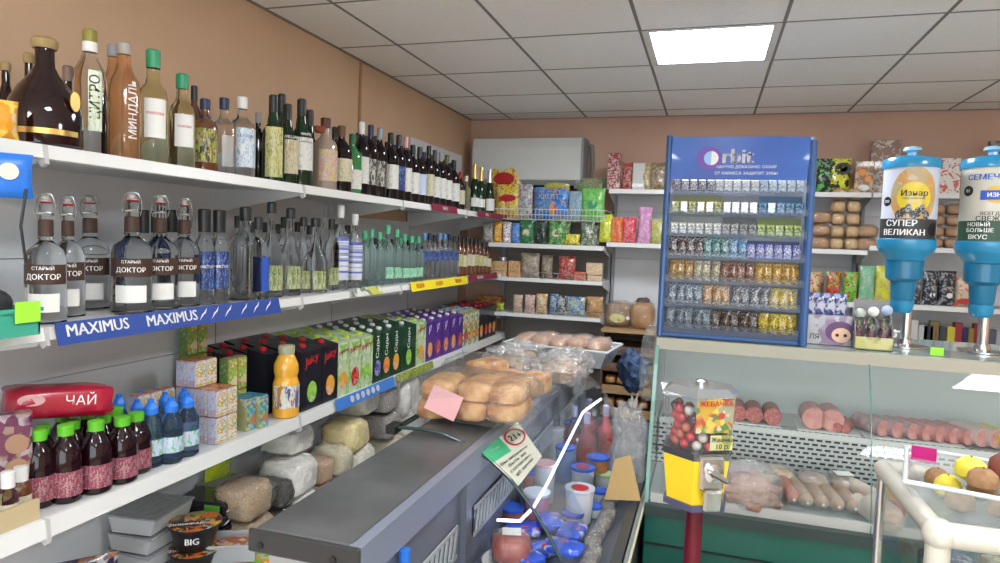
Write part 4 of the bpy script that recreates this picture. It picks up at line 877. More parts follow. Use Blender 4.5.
pack('green and brown bag at the back right of the basket', 590, 178, 30, 4.94, zz, PR('olivebag', (.15, .3, .12), (.25, .3, .18), (.35, .25, .12)), .05, group=GY, seed=9)
row = [(487, 222, 12, (.35, .33, .3), (.2, .2, .18), 'grey speckled'), (497, 221, 9, (.7, .35, .04), (.6, .25, .03), 'orange'), (506, 222, 9, (.65, .65, .68), (.5, .1, .1), 'white and red'), (515, 223, 9, (.08, .2, .5), (.15, .3, .6), 'blue'),
       (526, 219, 15, (.03, .15, .05), (.04, .2, .07), 'dark green with round figure'), (541, 219, 12, (.02, .04, .03), (.03, .03, .03), 'black'), (556, 219, 18, (.03, .2, .06), (.4, .45, .1), 'green and cream'), (572, 234, 16, (.6, .6, .05), (.5, .2, .05), 'low yellow and red'), (587, 222, 14, (.12, .16, .1), (.5, .5, .48), 'dark green and white')]
for k, (px, py, w, c1, c2, nm) in enumerate(row):
    pack(nm+' packet on the shelf just below the basket', px, py, w, 4.74, ZA[0], PR('row1_%d' % k, c1, c2, c1, tuple(min(1, v*1.6) for v in c1), s=25), .05, group=GR, seed=10+k, face=[('disc', mat('cream_ink', (.6, .55, .35), .5), 0, .45, .22)] if k in (4, 6, 8) else None)
    if k % 2 == 0: pack('snack packet in the second row below the basket, '+ORD[k//2], px+5, py+3, w, 4.84, ZA[0], PR('row1_%d' % k, c1), .05, group=GR, seed=30+k)
for k, (px, py, w, c1, c2, nm, kd) in enumerate([(491, 262, 8, (.6, .42, .2), (.5, .1, .05), 'tan carton, left', 'box'), (500, 261, 14, (.6, .42, .2), (.6, .15, .05), 'tan carton with red print', 'box'), (514, 261, 12, (.62, .4, .18), (.55, .12, .05), 'tan carton, right of the pair', 'box'),
      (529, 253, 20, (.3, .24, .18), (.5, .42, .34), 'clear bag of mixed sweets', 'pouch'), (546, 255, 12, (.2, .15, .1), (.4, .3, .2), 'dim brown bag', 'pouch'), (566, 256, 18, (.4, .04, .04), (.5, .3, .2), 'dark red bag with white print', 'pouch'), (581, 272, 14, (.5, .1, .05), (.6, .3, .15), 'low red and orange pack', 'box'), (594, 263, 16, (.6, .4, .25), (.7, .6, .4), 'cream and pink box', 'box')]):
    pack(nm+' on the upper wire-guarded shelf', px, py, w, 4.76, ZA[1], PR('row2_%d' % k, c1, c2, c1, c1, s=30), .06, kind=kd, group='packs on the upper wire-guarded shelf', seed=40+k)
bottle('clear round jar behind the tan cartons', 'small', 503, 248, 14, -1.5, ZA[1], gclear, silver, Y=4.9, h=.14, d=.1, name='glass_jar', cat='jar')
C.objects[-3]
for k, (px, py, w, c1, c2, nm) in enumerate([(500, 303, 7, (.5, .65, .02), (.4, .6, .05), 'lime green tub'), (517, 295, 10, (.5, .3, .2), (.6, .5, .4), 'cream and brown sachet, first'), (529, 295, 11, (.55, .25, .2), (.65, .6, .5), 'cream and red sachet, second'), (541, 294, 12, (.6, .3, .1), (.6, .55, .4), 'orange and cream sachet, third'),
      (553, 294, 9, (.03, .08, .2), (.3, .4, .5), 'dark blue narrow sachet'), (561, 296, 10, (.04, .05, .06), (.5, .5, .5), 'black sachet with white corner'), (575, 297, 20, (.03, .2, .55), (.5, .5, .25), 'blue and sand coloured bag'), (594, 297, 17, (.5, .3, .1), (.4, .2, .08), 'golden brown pouch')]):
    pack(nm+' on the lower wire-guarded shelf', px, py, w, 4.75, ZA[2], PR('row3_%d' % k, c1, c2, c1, c2, s=30), .045, group='sachets on the lower wire-guarded shelf', seed=50+k)
pack('red and yellow carton tray above the dark cartons', 490, 296, 24, 4.9, ZA[2], PR('redyellow', (.5, .1, .03), (.6, .4, .05), (.3, .08, .03)), .1, kind='box')
# middle section
for k, (px, py, w, c1, c2, nm, kd) in enumerate([(613.5, 153, 13, (.3, .03, .04), (.5, .45, .4), 'tall dark red packet with white swirls', 'box'), (627, 162, 11, (.35, .05, .05), (.45, .3, .25), 'shorter dark red packet', 'pouch'), (638.5, 163, 12, (.5, .5, .48), (.55, .55, .53), 'plain grey-white box', 'box'), (646, 163, 9, (.35, .28, .12), (.6, .5, .3), 'gold and olive packet', 'pouch'), (659, 162, 18, (.2, .14, .08), (.4, .28, .16), 'brown coffee packet', 'pouch')]):
    pack(nm+' on the top shelf left of the gum stand', px, py, w, 4.8, 1.99, PR('mid1_%d' % k, c1, c2, c1, s=25), .05, kind=kd, group='packets on the top shelf left of the gum stand', seed=60+k)
for k, (px, py, w, c1, c2, nm) in enumerate([(605, 214, 14, (.65, .7, .03), (.5, .5, .05), 'yellow'), (616, 217, 13, (.75, .15, .05), (.7, .3, .1), 'orange-red'), (629, 217, 14, (.65, .05, .1), (.7, .2, .2), 'red'), (644, 207, 14, (.6, .25, .5), (.7, .45, .6), 'tall pink and lilac'), (657, 219, 14, (.5, .5, .15), (.4, .4, .1), 'olive yellow')]):
    t = pack(nm+' gift bag of sweets on the shelf left of the gum stand', px, py, w, 4.8, 1.615, PR('gift%d' % k, c1, c2, c1, s=20), .06, name='gift_bag', cat='bag', group='gift bags of sweets', seed=70+k)
# right section
rowR = [(812, 178, 8, (.3, .4, .25), (.5, .5, .4), 'olive narrow pack', 'box'), (825, 158, 16, (.02, .03, .02), (.12, .45, .1), 'black and green crisps bag', 'pouch'), (840, 158, 21, (.65, .65, .03), (.03, .03, .02), 'yellow and black crisps bag', 'pouch'), (864, 161, 17, (.25, .12, .05), (.5, .35, .2), 'brown box with round cakes', 'box'), (884, 140, 26, (.25, .14, .1), (.5, .45, .4), 'tilted brown and white box', 'box'), (948, 158, 22, (.7, .68, .64), (.6, .1, .08), 'white box with red drawings', 'box'), (975, 162, 20, (.6, .6, .5), (.5, .2, .1), 'white and orange box', 'box'), (996, 140, 16, (.1, .08, .08), (.3, .3, .3), 'dark pack', 'pouch')]
for k, (px, py, w, c1, c2, nm, kd) in enumerate(rowR):
    f = [('disc', blackp, .1, .7, .36, .8), ('disc', ylab, .1, .7, .2, .8)] if k == 2 else [('disc', orangei, -.1, .65, .2), ('disc', orangei, .2, .45, .18), ('disc', paper, 0, .18, .3, .6)] if k == 3 else None
    pack(nm+' on the top back shelf, right part', px, py, w, 4.84 if k != 4 else 4.9, 1.985, PR('rtop_%d' % k, c1, c2, c1, c1, s=16), .06, kind=kd, group='packs on the top back shelf, right part', seed=80+k, face=f)
# stacks of rolls and crackers
rollm = noisy('cracker', (.55, .33, .14), (.68, .46, .22), 20, .6); rolld = noisy('brown_bun', (.35, .17, .07), (.5, .28, .12), 14, .6)
def stackr(px, cols, rows, mt, w, h, tall, nm, Y=4.83, z=1.62, dep=.12):
    x = Xat(px, Y, z)
    for r in range(rows):
        for c in range(cols):
            loaf('%s, layer %s from the bottom%s' % (nm, ORD[r], '' if cols == 1 else ', '+['left', 'right'][c]+' pile'), x+(c-(cols-1)/2)*(w+.004), Y+.02, z+r*tall, w, dep, h, mt, 2+c, group='wrapped rolls and crackers', name='wrapped_rolls', wrap=cell, cat='wrapped bread')
stackr(819, 1, 3, rolld, .13, .078, .083, 'brown buns pack beside the gum stand')
stackr(843.5, 2, 5, rollm, .084, .075, .08, 'pale cracker pack in the tall double pile')
stackr(866, 1, 2, rolld, .13, .078, .084, 'bun pack right of the tall double pile')
stackr(943, 2, 4, rolld, .1, .065, .07, 'dim bun pack between the two dispensers', z=1.65)
low = [(803, 272, 10, (.6, .55, .3), (.5, .05, .03), 'cream and red'), (815, 272, 12, (.6, .5, .25), (.55, .05, .03), 'cream and dark red'), (834, 272, 14, (.5, .04, .03), (.2, .5, .03), 'red-topped green'), (851, 272, 14, (.15, .5, .03), (.5, .05, .03), 'bright green and red'), (867.5, 266, 15, (.2, .5, .3), (.45, .5, .35), 'mint green'), (884, 266, 16, (.6, .65, .03), (.6, .4, .2), 'lime yellow'),
       (918, 273, 8, (.05, .05, .06), (.3, .3, .3), 'narrow black'), (931, 271, 14, (.03, .04, .05), (.35, .35, .38), 'black and grey'), (948, 271, 15, (.03, .03, .04), (.3, .3, .33), 'second black and grey'), (965, 278, 15, (.6, .5, .35), (.6, .1, .04), 'cream and scarlet'), (985, 272, 14, (.3, .3, .3), (.1, .1, .1), 'grey')]
for k, (px, py, w, c1, c2, nm) in enumerate(low):
    pack(nm+' packet on the lower back shelf behind the dispensers', px, py, w, 4.8, 1.283 if px < 900 else 1.29, PR('low_%d' % k, c1, c2, c1, c1, s=18), .06, group='packets on the lower back shelf', seed=100+k, face=[('disc', paper, .1, .3, .18)] if k in (7, 8) else ([('disc', redcap, .0, .2, .4, .5)] if k in (0, 1, 9) else None))
    if k % 2: pack('packet in the second row of the lower back shelf, '+ORD[k//2], px+3, py+4, w, 4.93, 1.29, PR('low_%d' % k, c1), .05, group='packets on the lower back shelf', seed=130+k)
for k, (px, py, w, c1, nm) in enumerate([(912, 325, 10, (.6, .6, .6), 'white'), (923, 324, 8, (.55, .55, .55), 'slim white'), (928, 329, 9, (.03, .03, .05), 'black'), (934, 329, 8, (.2, .14, .05), 'brown'), (943, 330, 6, (.05, .06, .08), 'blue-black'), (951, 323, 7, (.6, .5, .05), 'tall yellow'), (958, 327, 7, (.3, .03, .05), 'burgundy'), (965, 330, 5, (.02, .02, .1), 'navy'), (971, 332, 5, (.3, .2, .05), 'ochre'), (977, 330, 6, (.25, .02, .03), 'red-black'), (983, 331, 5, (.03, .03, .03), 'thin black'), (992, 328, 7, (.1, .1, .15), 'slate')]):
    pack(nm+' small carton on the lowest visible back shelf, right side', px, py, w, 4.82, 1.0, mat('sc_'+nm.replace(' ', '_'), c1, .4), .05, kind='box', h=.16 if k % 3 else .19, group='small cartons on the lowest visible back shelf', name='small_carton', cat='carton')

# ------------------------------------------------------------------ deli counter on the right
YC, ZCt = 2.85, 1.22; CX0, CX1 = -.19, 1.9
dc_ = thing('deli_display_case', 'long chilled display case with green base and glass front on the right', 'display case', (0, YC, 0))
greenp = mat('deep_green_panel', (.0, .1, .075), .3, coat=.4)
rel = lambda x0, x1, y0, y1, z0, z1, m, b=0.: bx(x0, x1, y0-YC, y1-YC, z0, z1, m, b)
part('base', rel(CX0, CX1, 2.62, 3.5, .08, .56, greenp, .004), dc_)
part('plinth', rel(CX0+.03, CX1-.03, 2.68, 3.45, 0, .08, blackp), dc_)
m = MB()
for z in (.44, .3): m.box(CX0, CX1, 2.612-YC, 2.62-YC, z, z+.006)
part('base_groove', m.mesh('groove', blackp, False), dc_)
part('front_sill', rel(CX0, CX1, 2.60, 2.66, .56, .60, mat('black_sill', (.03, .05, .05), .3)), dc_)
tr = mat('deck_steel', (.4, .42, .42), .35, .6)
part('deck', rel(CX0+.01, CX1-.01, 2.66, 3.12, .56, .61, tr), dc_)
part('riser', rel(CX0+.01, CX1-.01, 3.12, 3.14, .56, .80, perforated('perforated_steel', (.01,.01,.01), (.5,.52,.53), bw=.034, rh=.02, mortar=.0055)), dc_)
part('step', rel(CX0+.01, CX1-.01, 3.12, 3.46, .80, .82, mat('step_white', (.62, .63, .62), .4)), dc_)
part('step_grille', rel(CX0+.02, CX1-.02, 3.13, 3.19, .82, .822, perforated('perforated_top', (.01,.01,.01), (.42,.44,.45), bw=.026, rh=.018, mortar=.006, plane='XY')), dc_)
part('back_wall', rel(CX0+.01, CX1-.01, 3.46, 3.5, .56, 1.19, mat('case_back', (.62, .66, .66), .35)), dc_)
toph = MB().box(CX0, CX1, 0, .62, ZCt-.012, ZCt-.002)
part('top_glass', toph.mesh('top_glass', mat('counter_glass', (.3, .38, .36), .12, spec=.6), False), dc_)
part('top_rail', rel(CX0, CX1, 2.835, 2.862, ZCt-.045, ZCt+.002, mat('beige_rail', (.42, .4, .33), .4, .2)), dc_)
part('lamp_housing', rel(CX0+.05, CX1-.05, 2.865, 2.9, ZCt-.022, ZCt-.013, greyp), dc_)
part('glow_tube', MB().tube([(CX0+.1, .028, ZCt-.031), (CX1-.1, .028, ZCt-.031)], .008, 10).mesh('tube', mat('case_lamp', (.85, .95, 1.), .5, emit=7.)), dc_)
prof = [(2.845, ZCt-.03), (2.80, 1.12), (2.745, .98), (2.69, .82), (2.655, .7), (2.64, .60)]
def sheet(prof, x0, x1, th, m, ax='x', ny=0):
    n = len(prof); vs = []; fs = []
    for x in (x0, x1):
        for y, z in prof: vs.append((x, y-YC, z) if ax == 'x' else (y, x, z))
    fs = [(i, i+1, n+i+1, n+i) for i in range(n-1)]
    me = mk('sheet', vs, fs, m, True, 60); return me
for k, (a, b) in enumerate(((CX0+.012, .60), (.604, 1.24), (1.244, CX1-.01))):
    part('front_glass', sheet(prof, a, b, .005, pane), dc_)
part('glass_joint', MB().prism([(y-YC, z) for y, z in prof]+[(y-YC-.004, z) for y, z in prof[::-1]], 'x', .6, .604).mesh('joint', mat('glass_edge', (.1, .25, .22), .2), False), dc_)
side = [(2.845, ZCt-.015), (2.80, 1.12), (2.745, .98), (2.69, .82), (2.655, .7), (2.64, .60), (3.46, .60), (3.46, ZCt-.015)]
part('side_glass', MB().prism([(y-YC, z) for y, z in side], 'x', CX0, CX0+.006).mesh('side', pane, False), dc_)
part('side_edge', MB().prism([(y-YC, z) for y, z in prof]+[(y-YC-.012, z) for y, z in prof[::-1]], 'x', CX0-.002, CX0+.012).mesh('edge', mat('green_glass_edge', (.2, .4, .34), .2), False), dc_)
part('price_ledge', rel(CX0+.02, CX1-.02, 2.64, 2.655, .60, .635, mat('clear_ledge', (.5, .5, .48), .3)), dc_)
# sausages
def capsule(L_, r, bend=0., n=9, k=12):
    pts = []; rr = []
    for i in range(n+1):
        u = i/n*2-1; q = min(1, (1-abs(u))*L_/2/r)
        pts.append((bend*(1-u*u), u*L_/2, r)); rr.append(max(.12*r, r*math.sqrt(max(0, 1-(1-q)**2))))
    return MB().tube(pts, rr, k)
sausg = noisy('grey_sausage', (.36, .22, .15), (.44, .29, .21), 18, .35); sausr = noisy('red_sausage', (.38, .1, .07), (.48, .17, .12), 20, .35); salam = noisy('salami_cut', (.4, .06, .06), (.55, .22, .2), 90, .5); pinkh = noisy('pink_ham', (.6, .22, .2), (.7, .36, .33), 30, .4)
def sausage(label, px, py, z, L_, r, mt, rz=0., group=None, wrapm=None, Y=None, bend=.004, ties=True, name='sausage'):
    p = onZ(px, py, z) if Y is None else Vector((Xat(px, Y, z), Y, z))
    t = thing(name, label, 'sausage', (p.x, p.y, z), rz, group)
    part('casing', cached(('saus', L_, r, mt.name, bend), lambda: capsule(L_, r, bend).mesh('casing', mt)), t)
    if ties:
        for s in (-1, 1): part('tie', cached(('tie', r), lambda: MB().sphere((0, 0, 0), r*.22, 8).mesh('tie', silver)), t, (0, s*(L_/2+r*.02), r))
    return t
ZD = .612
for k, (px, py) in enumerate([(786, 507), (799, 510), (814, 512), (829, 514), (845, 516)]):
    sausage('grey-pink chilled sausage in the front row, '+ORD[k]+' from the left', px, py-12, ZD, .25, .027, [sausr, sausg, sausg, sausg, sausg][k], .12, 'front row of sausages')
for k, (px, py) in enumerate([(862, 500), (869, 520)]):
    sausage('thick pale sausage lying crosswise near the glass joint, '+['back', 'front'][k], px, py, ZD, .24, .034, mat('pale_sausage', (.62, .5, .42), .35), .5-.2*k, 'thick pale sausages')
sausage('pale cut bologna log by the glass joint', 880, 526, ZD, .2, .05, mat('bologna', (.62, .5, .44), .35), .25, ties=False)
# bag of frankfurters
p = onZ(748, 505, ZD)
bf = thing('sausage_bag', 'big clear bag of small pink frankfurters beside the gumball machine', 'bag of sausages', (p.x-.0, p.y+.02, ZD))
fm = noisy('frankfurter', (.45, .2, .13), (.55, .28, .2), 20, .35)
for k in range(11):
    a = k*.62; part('frankfurter', cached(('fr', k % 3), lambda: capsule(.1, .016, .012*(k % 3-1)).mesh('frankfurter', fm)), bf, (.075*math.sin(a*2.3), -.075+.045*(k % 4), .003+.024*(k//4)), (0, 0, 1.2+.5*math.sin(a*3)))
part('bag_filling', mk('fill', *blob(.17, .14, .11, 5, .15), fm), bf, (0, .015, .0))
part('clear_bag', mk('bag', *blob(.23, .26, .155, 6, .2, 2.5, 24, 16, 4), cellm), bf)
p = onZ(770, 487, ZD)
for k, (px, py, w, mt_, lb) in enumerate([(746, 462, .2, pinkh, 'clear bag with white label on a pink block of meat, behind the frankfurters'), (775, 468, .16, noisy('fried', (.5, .3, .12), (.65, .42, .2), 30, .5), 'small bag of golden patties behind the grey sausages'), (812, 476, .13, sausg, 'pale sliced meat pack behind the grey sausages'), (838, 474, .1, sausg, 'second pale sliced meat pack, nearer the glass joint')]):
    q = onZ(px, py+14, ZD)
    t = thing('meat_pack', lb, 'meat pack', (q.x, min(q.y, 3.03), ZD), .2)
    part('meat', mk('meat', *blob(w*.9, .12, .07, 7+k, .15), mt_), t); part('wrapper', mk('wrap', *blob(w, .14, .08, 9+k, .2, 2.6, 22, 12, 4), cellm), t)
    if k in (0, 3): part('paper_label', bx(-.03, .035, -.045, .01, .081, .083, paper), t)
cz = onZ(875, 480, ZD)
solo('round_cheese', MB().lathe([(.045, 0), (.05, .006), (.05, .04), (.045, .046)], 20).mesh('cheese', mat('orange_cheese', (.75, .35, .03), .4)), 'small orange cheese behind the glass joint', 'cheese', (cz.x, 3.02, ZD))
solo('meat_pack', mk('mp', *blob(.12, .1, .05, 3, .1), mat('crimson_pack', (.45, .03, .08), .3, coat=.5)), 'crimson wrapped pack in front of the small orange cheese', 'meat pack', (onZ(878, 500, ZD).x, 2.84, ZD))
# salamis on the step: cut faces to the front
ZS = .822
def salami(label, px, r, mt, face_m, L_=.16, rz=0., Y=3.24, tray=None):
    r *= 1.15
    X = Xat(px, Y, ZS+.03)
    t = thing('salami', label, 'salami', (X, Y, ZS+.004), rz, 'cut salamis and sausages on the upper step')
    part('casing', cached(('sal', r, L_, mt.name), lambda: MB().tube([(0, -L_/2, r), (0, L_/2-.02, r), (0, L_/2, r)], [r, r, r*.5], 18).mesh('casing', mt)), t)
    part('cut_face', cached(('cut', r, face_m.name), lambda: disc(r*.93, face_m, 20)), t, (0, -L_/2-.001, r))
for k, px in enumerate((737, 753, 771)): salami('cut salami showing a red face in the left tray, '+ORD[k]+' from left', px, .033, mat('salami_skin', (.3, .08, .06), .4), salam)
for k, px in enumerate((811, 829)): salami('large pink netted ham in the middle tray, '+['left', 'right'][k], px, .042, noisy('net_ham', (.5, .2, .18), (.62, .35, .32), 40, .4), pinkh)
for k, px in enumerate((841, 849)): salami('thin red dried sausage right of the netted hams, '+['left', 'right'][k], px, .018, sausr, salam, .18, -.35)
for k, px in enumerate((868, 882, 897)): salami('mauve-cased sausage in the right tray, '+ORD[k]+' from left', px, .03, noisy('mauve', (.35, .2, .24), (.55, .42, .42), 25, .35), pinkh, .17, .55)
for k, px in enumerate((910, 923, 936, 950)): salami('rosy sausage lying behind the fruit tray, '+ORD[k]+' from left', px, .03, noisy('rosy', (.48, .15, .15), (.6, .35, .36), 25, .35), pinkh, .17, .6)
for k, px in enumerate((966, 980)): salami('pale ham roll behind the fruit tray, '+['left', 'right'][k], px, .034, mat('pale_roll', (.65, .5, .48), .4), pinkh, .16, .5)
salami('yellow cased cheese sausage at the right edge', 993, .033, mat('yellow_casing', (.75, .6, .05), .4), mat('cheese_cut', (.75, .65, .3), .4), .16, .4)
for k, (a, b) in enumerate(((728, 780), (796, 858), (862, 960))):
    x0, x1 = Xat(a, 3.2, ZS), Xat(b, 3.2, ZS)
    solo('paper_tray', bx(x0-(x0+x1)/2, x1-(x0+x1)/2, -.1, .1, 0, .003, whitep), ['white tray under the cut salamis', 'white tray under the netted hams', 'white tray under the mauve sausages'][k], 'tray', ((x0+x1)/2, 3.24, ZS))

# ---- gum display stand
GX, GYy, GZ = .095, 3.0, ZCt
gw, gh, gd = .28, .84, .26
tilt = .0
def zgs(s): return s
gs = thing('gum_display_stand', 'tall blue gum display stand with curved header and seven tiers on the counter', 'display stand', (GX, GYy, GZ), 0)
bluef = mat('stand_blue', (.04, .11, .3), .35, coat=.3)
tierp = film('tier_plastic', (.88, .9, .94), .01, .3, .3, 30, fres=1.1, haze=.05)
for s in (-1, 1):
    part('side_panel', MB().prism([(-.09, .0), (-.06, .0), (.02, gh-.02), (.05, gh), (.02, gh+.005), (-.01, gh)] if False else [(-.09, 0), (.16, 0), (.16, .05), (.05, gh), (-.03, gh), (-.04, .7)], 'x', s*gw-.006, s*gw+.006).mesh('side', film('stand_side', (.35, .55, .85), .12, .15, .1, 20, haze=.35), False), gs)
    part('front_post', MB().tube([(s*gw, -.09, 0), (s*gw, -.045, .68), (s*gw, -.032, gh+.01 if s < 0 else gh-.015)], .0135 if s < 0 else .017, 10).mesh('post', bluef), gs)
hd = MB(); n = 10
hv = []
for i in range(n+1):
    u = i/n; x = -gw+.012+2*(gw-.012)*u; top = gh+.002-.004*u-.0+.01*math.sin(PI*u)*0; bot = gh-.175
    y = -.05-.012*math.sin(PI*u)
    hv += [(x, y, bot+.0), (x, y, top), (x, y+.008, top), (x, y+.008, bot)]
for i in range(n):
    a = i*4; b = a+4
    for q in range(4): hd.f.append((a+q, b+q, b+(q+1) % 4, a+(q+1) % 4))
hd.v = hv; hd.f += [(0, 1, 2, 3), (n*4+3, n*4+2, n*4+1, n*4)]
hdr = part('header_panel', hd.mesh('header', noisy('header_blue', (.01, .07, .4), (.02, .14, .55), 2, .3, coat=.4)), gs)
hy = -.0635
ring = MB()
N = 28
for k in range(N):
    a0, a1 = 2*PI*k/N, 2*PI*(k+1)/N
    ro, ri = .047, .03
    o = lambda a, r: (-.115+r*math.cos(a)*(1.05 if r > .04 else 1)-(0 if r > .04 else -.006), hy, gh-.088+r*math.sin(a))
    ring.add([o(a0, ro), o(a1, ro), o(a1, ri), o(a0, ri)], [(0, 1, 2, 3)])
part('emblem_ring', ring.mesh('ring', mat('emblem_violet', (.15, .05, .4), .4), False), gs)
part('emblem_disc', disc(.029, mat('emblem_pale', (.3, .5, .8), .4), 24), gs, (-.108, hy-.0005, gh-.088))
part('emblem_half', mk('half', [(.029*math.cos(a), 0, .029*math.sin(a)) for a in [PI/2-PI*k/12 for k in range(13)]], [tuple(range(13))], wink, False), gs, (-.108, hy-.001, gh-.088))
part('lettering', text('rbit', .085, mat('silver_ink', (.75, .72, .78), .4), lambda x, y: (x-.005, hy-.001, gh-.083+y), bold=.03), gs)
part('lettering', text('НАУЧНО ДОКАЗАНО: САХАР', .0165, wink, lambda x, y: (x+.03, hy, gh-.124+y)), gs)
part('lettering', text('ОТ КАРИЕСА ЗАЩИТИТ ЗУБЫ', .0165, wink, lambda x, y: (x+.03, hy+.001, gh-.15+y)), gs)
part('back_sheet', bx(-gw, gw, .13, .135, .0, gh-.14, film('stand_back', (.5, .53, .58), .05, .2, .1, 20, haze=.3)), gs)
part('base_tray', bx(-gw, gw, -.09, .14, 0, .018, bluef, .003), gs)
tiers = [.03, .135, .235, .335, .43, .52, .61]
for z in tiers[1:]:
    part('tier_shelf', MB().prism([(-.085, z-.003), (.12, z+.02), (.12, z+.023), (-.085, z), (-.085, z+.028), (-.088, z+.028), (-.088, z-.003)], 'x', -gw+.008, gw-.008).mesh('tier', tierp, False), gs)
for z in tiers[:1]: part('tier_shelf', MB().prism([(-.085, z-.011), (-.085, z+.03), (-.088, z+.03), (-.088, z-.011)], 'x', -gw+.008, gw-.008).mesh('tier', tierp, False), gs)
palettes = {
 6: [('dark violet', (.06, .03, .12), 5), ('white', (.65, .68, .68), 5), ('pale blue and white', (.35, .5, .65), 5)],
 5: [('yellow-green', (.5, .5, .12), 6), ('white and violet', (.5, .48, .55), 4), ('light blue', (.05, .25, .5), 5)],
 4: [('white', (.7, .72, .7), 6), ('grey', (.25, .25, .26), 4), ('lime green', (.4, .55, .1), 5)],
 3: [('dark brown', (.1, .05, .05), 4), ('teal and black', (.05, .25, .25), 3), ('sky blue', (.1, .3, .55), 2), ('blue and white', (.1, .12, .5), 6)],
 2: [('orange and navy', (.5, .3, .1), 3), ('cream', (.55, .5, .35), 3), ('brown', (.3, .15, .1), 4), ('golden', (.6, .35, .05), 5)],
 1: [('slate blue', (.12, .18, .25), 4), ('amber', (.5, .25, .05), 3), ('black and white', (.15, .15, .17), 4), ('gold', (.6, .45, .05), 3)],
 0: [('grey-blue', (.15, .2, .25), 5), ('dark brown', (.08, .05, .04), 5), ('yellow', (.6, .45, .02), 4)]}
for ti, z in enumerate(tiers):
    ps = palettes[ti]; tot = sum(p[2] for p in ps); x = -gw+.02; wd = (2*gw-.04)/tot
    for nm, c, n_ in ps:
        part('tray_card', bx(x+.004, x+wd*n_-.004, .0, .003, z+.012, z+.082, mat('tc_%d_%s' % (ti, nm), tuple(v*.35+.03 for v in c), .45)), gs) if ti > 2 else None
        mp_ = printed('gum_%d_%s' % (ti, nm), [tuple(v*.6 for v in c), tuple(min(1, v*1.2+.02) for v in c), tuple(v*.4 for v in c), (.5, .52, .55) if ti in (6, 3, 1) else tuple(v*.3 for v in c)], 90, .25, .5, bump=.3 if ti < 4 else 0)
        for k in range(n_):
            lab = '%s %s, %s tier of the gum stand, %s of its kind' % (nm, 'gum packet' if ti > 2 else 'sweet bar', ORD[6-ti], ORD[k])
            hh = .066 if ti > 3 else .085
            zz_ = z+.012
            if ti > 3 or (ti == 3 and nm == 'blue and white'): me = cached(('gumbox', ti, nm), lambda: MB().box(-wd*.46, wd*.46, -.012, .012, 0, hh*.72, .003).mesh('gum', mp_))
            else: me = cached(('gumbar', ti, nm, k % 2), lambda: mk('bar', *pillow(wd*1.15, hh, .026, k+ti, 8, .3), mp_))
            o = solo('gum_packet' if ti > 2 else 'sweet_bar', me, lab, 'sweets', (GX+x+wd/2, GYy-.05+(.01 if ti else .0), GZ+zz_-.006), 0, 'gum and sweets in the display stand', rot=(-.12 if ti else -.05, 0, random.uniform(-.6, .6) if ti < 3 else random.uniform(-.1, .1)))
            x += wd
# rack hook baubles just under the header
for k in range(3):
    solo('round_sweet', MB().sphere((0, 0, .014), .017, 12).mesh('sweet', mat('caramel', (.55, .3, .12), .4)), 'round caramel sweet under the header of the gum stand, '+ORD[k], 'sweet', (GX+.07+.055*k, GYy+.02, GZ+.637), 0, 'round sweets under the header')

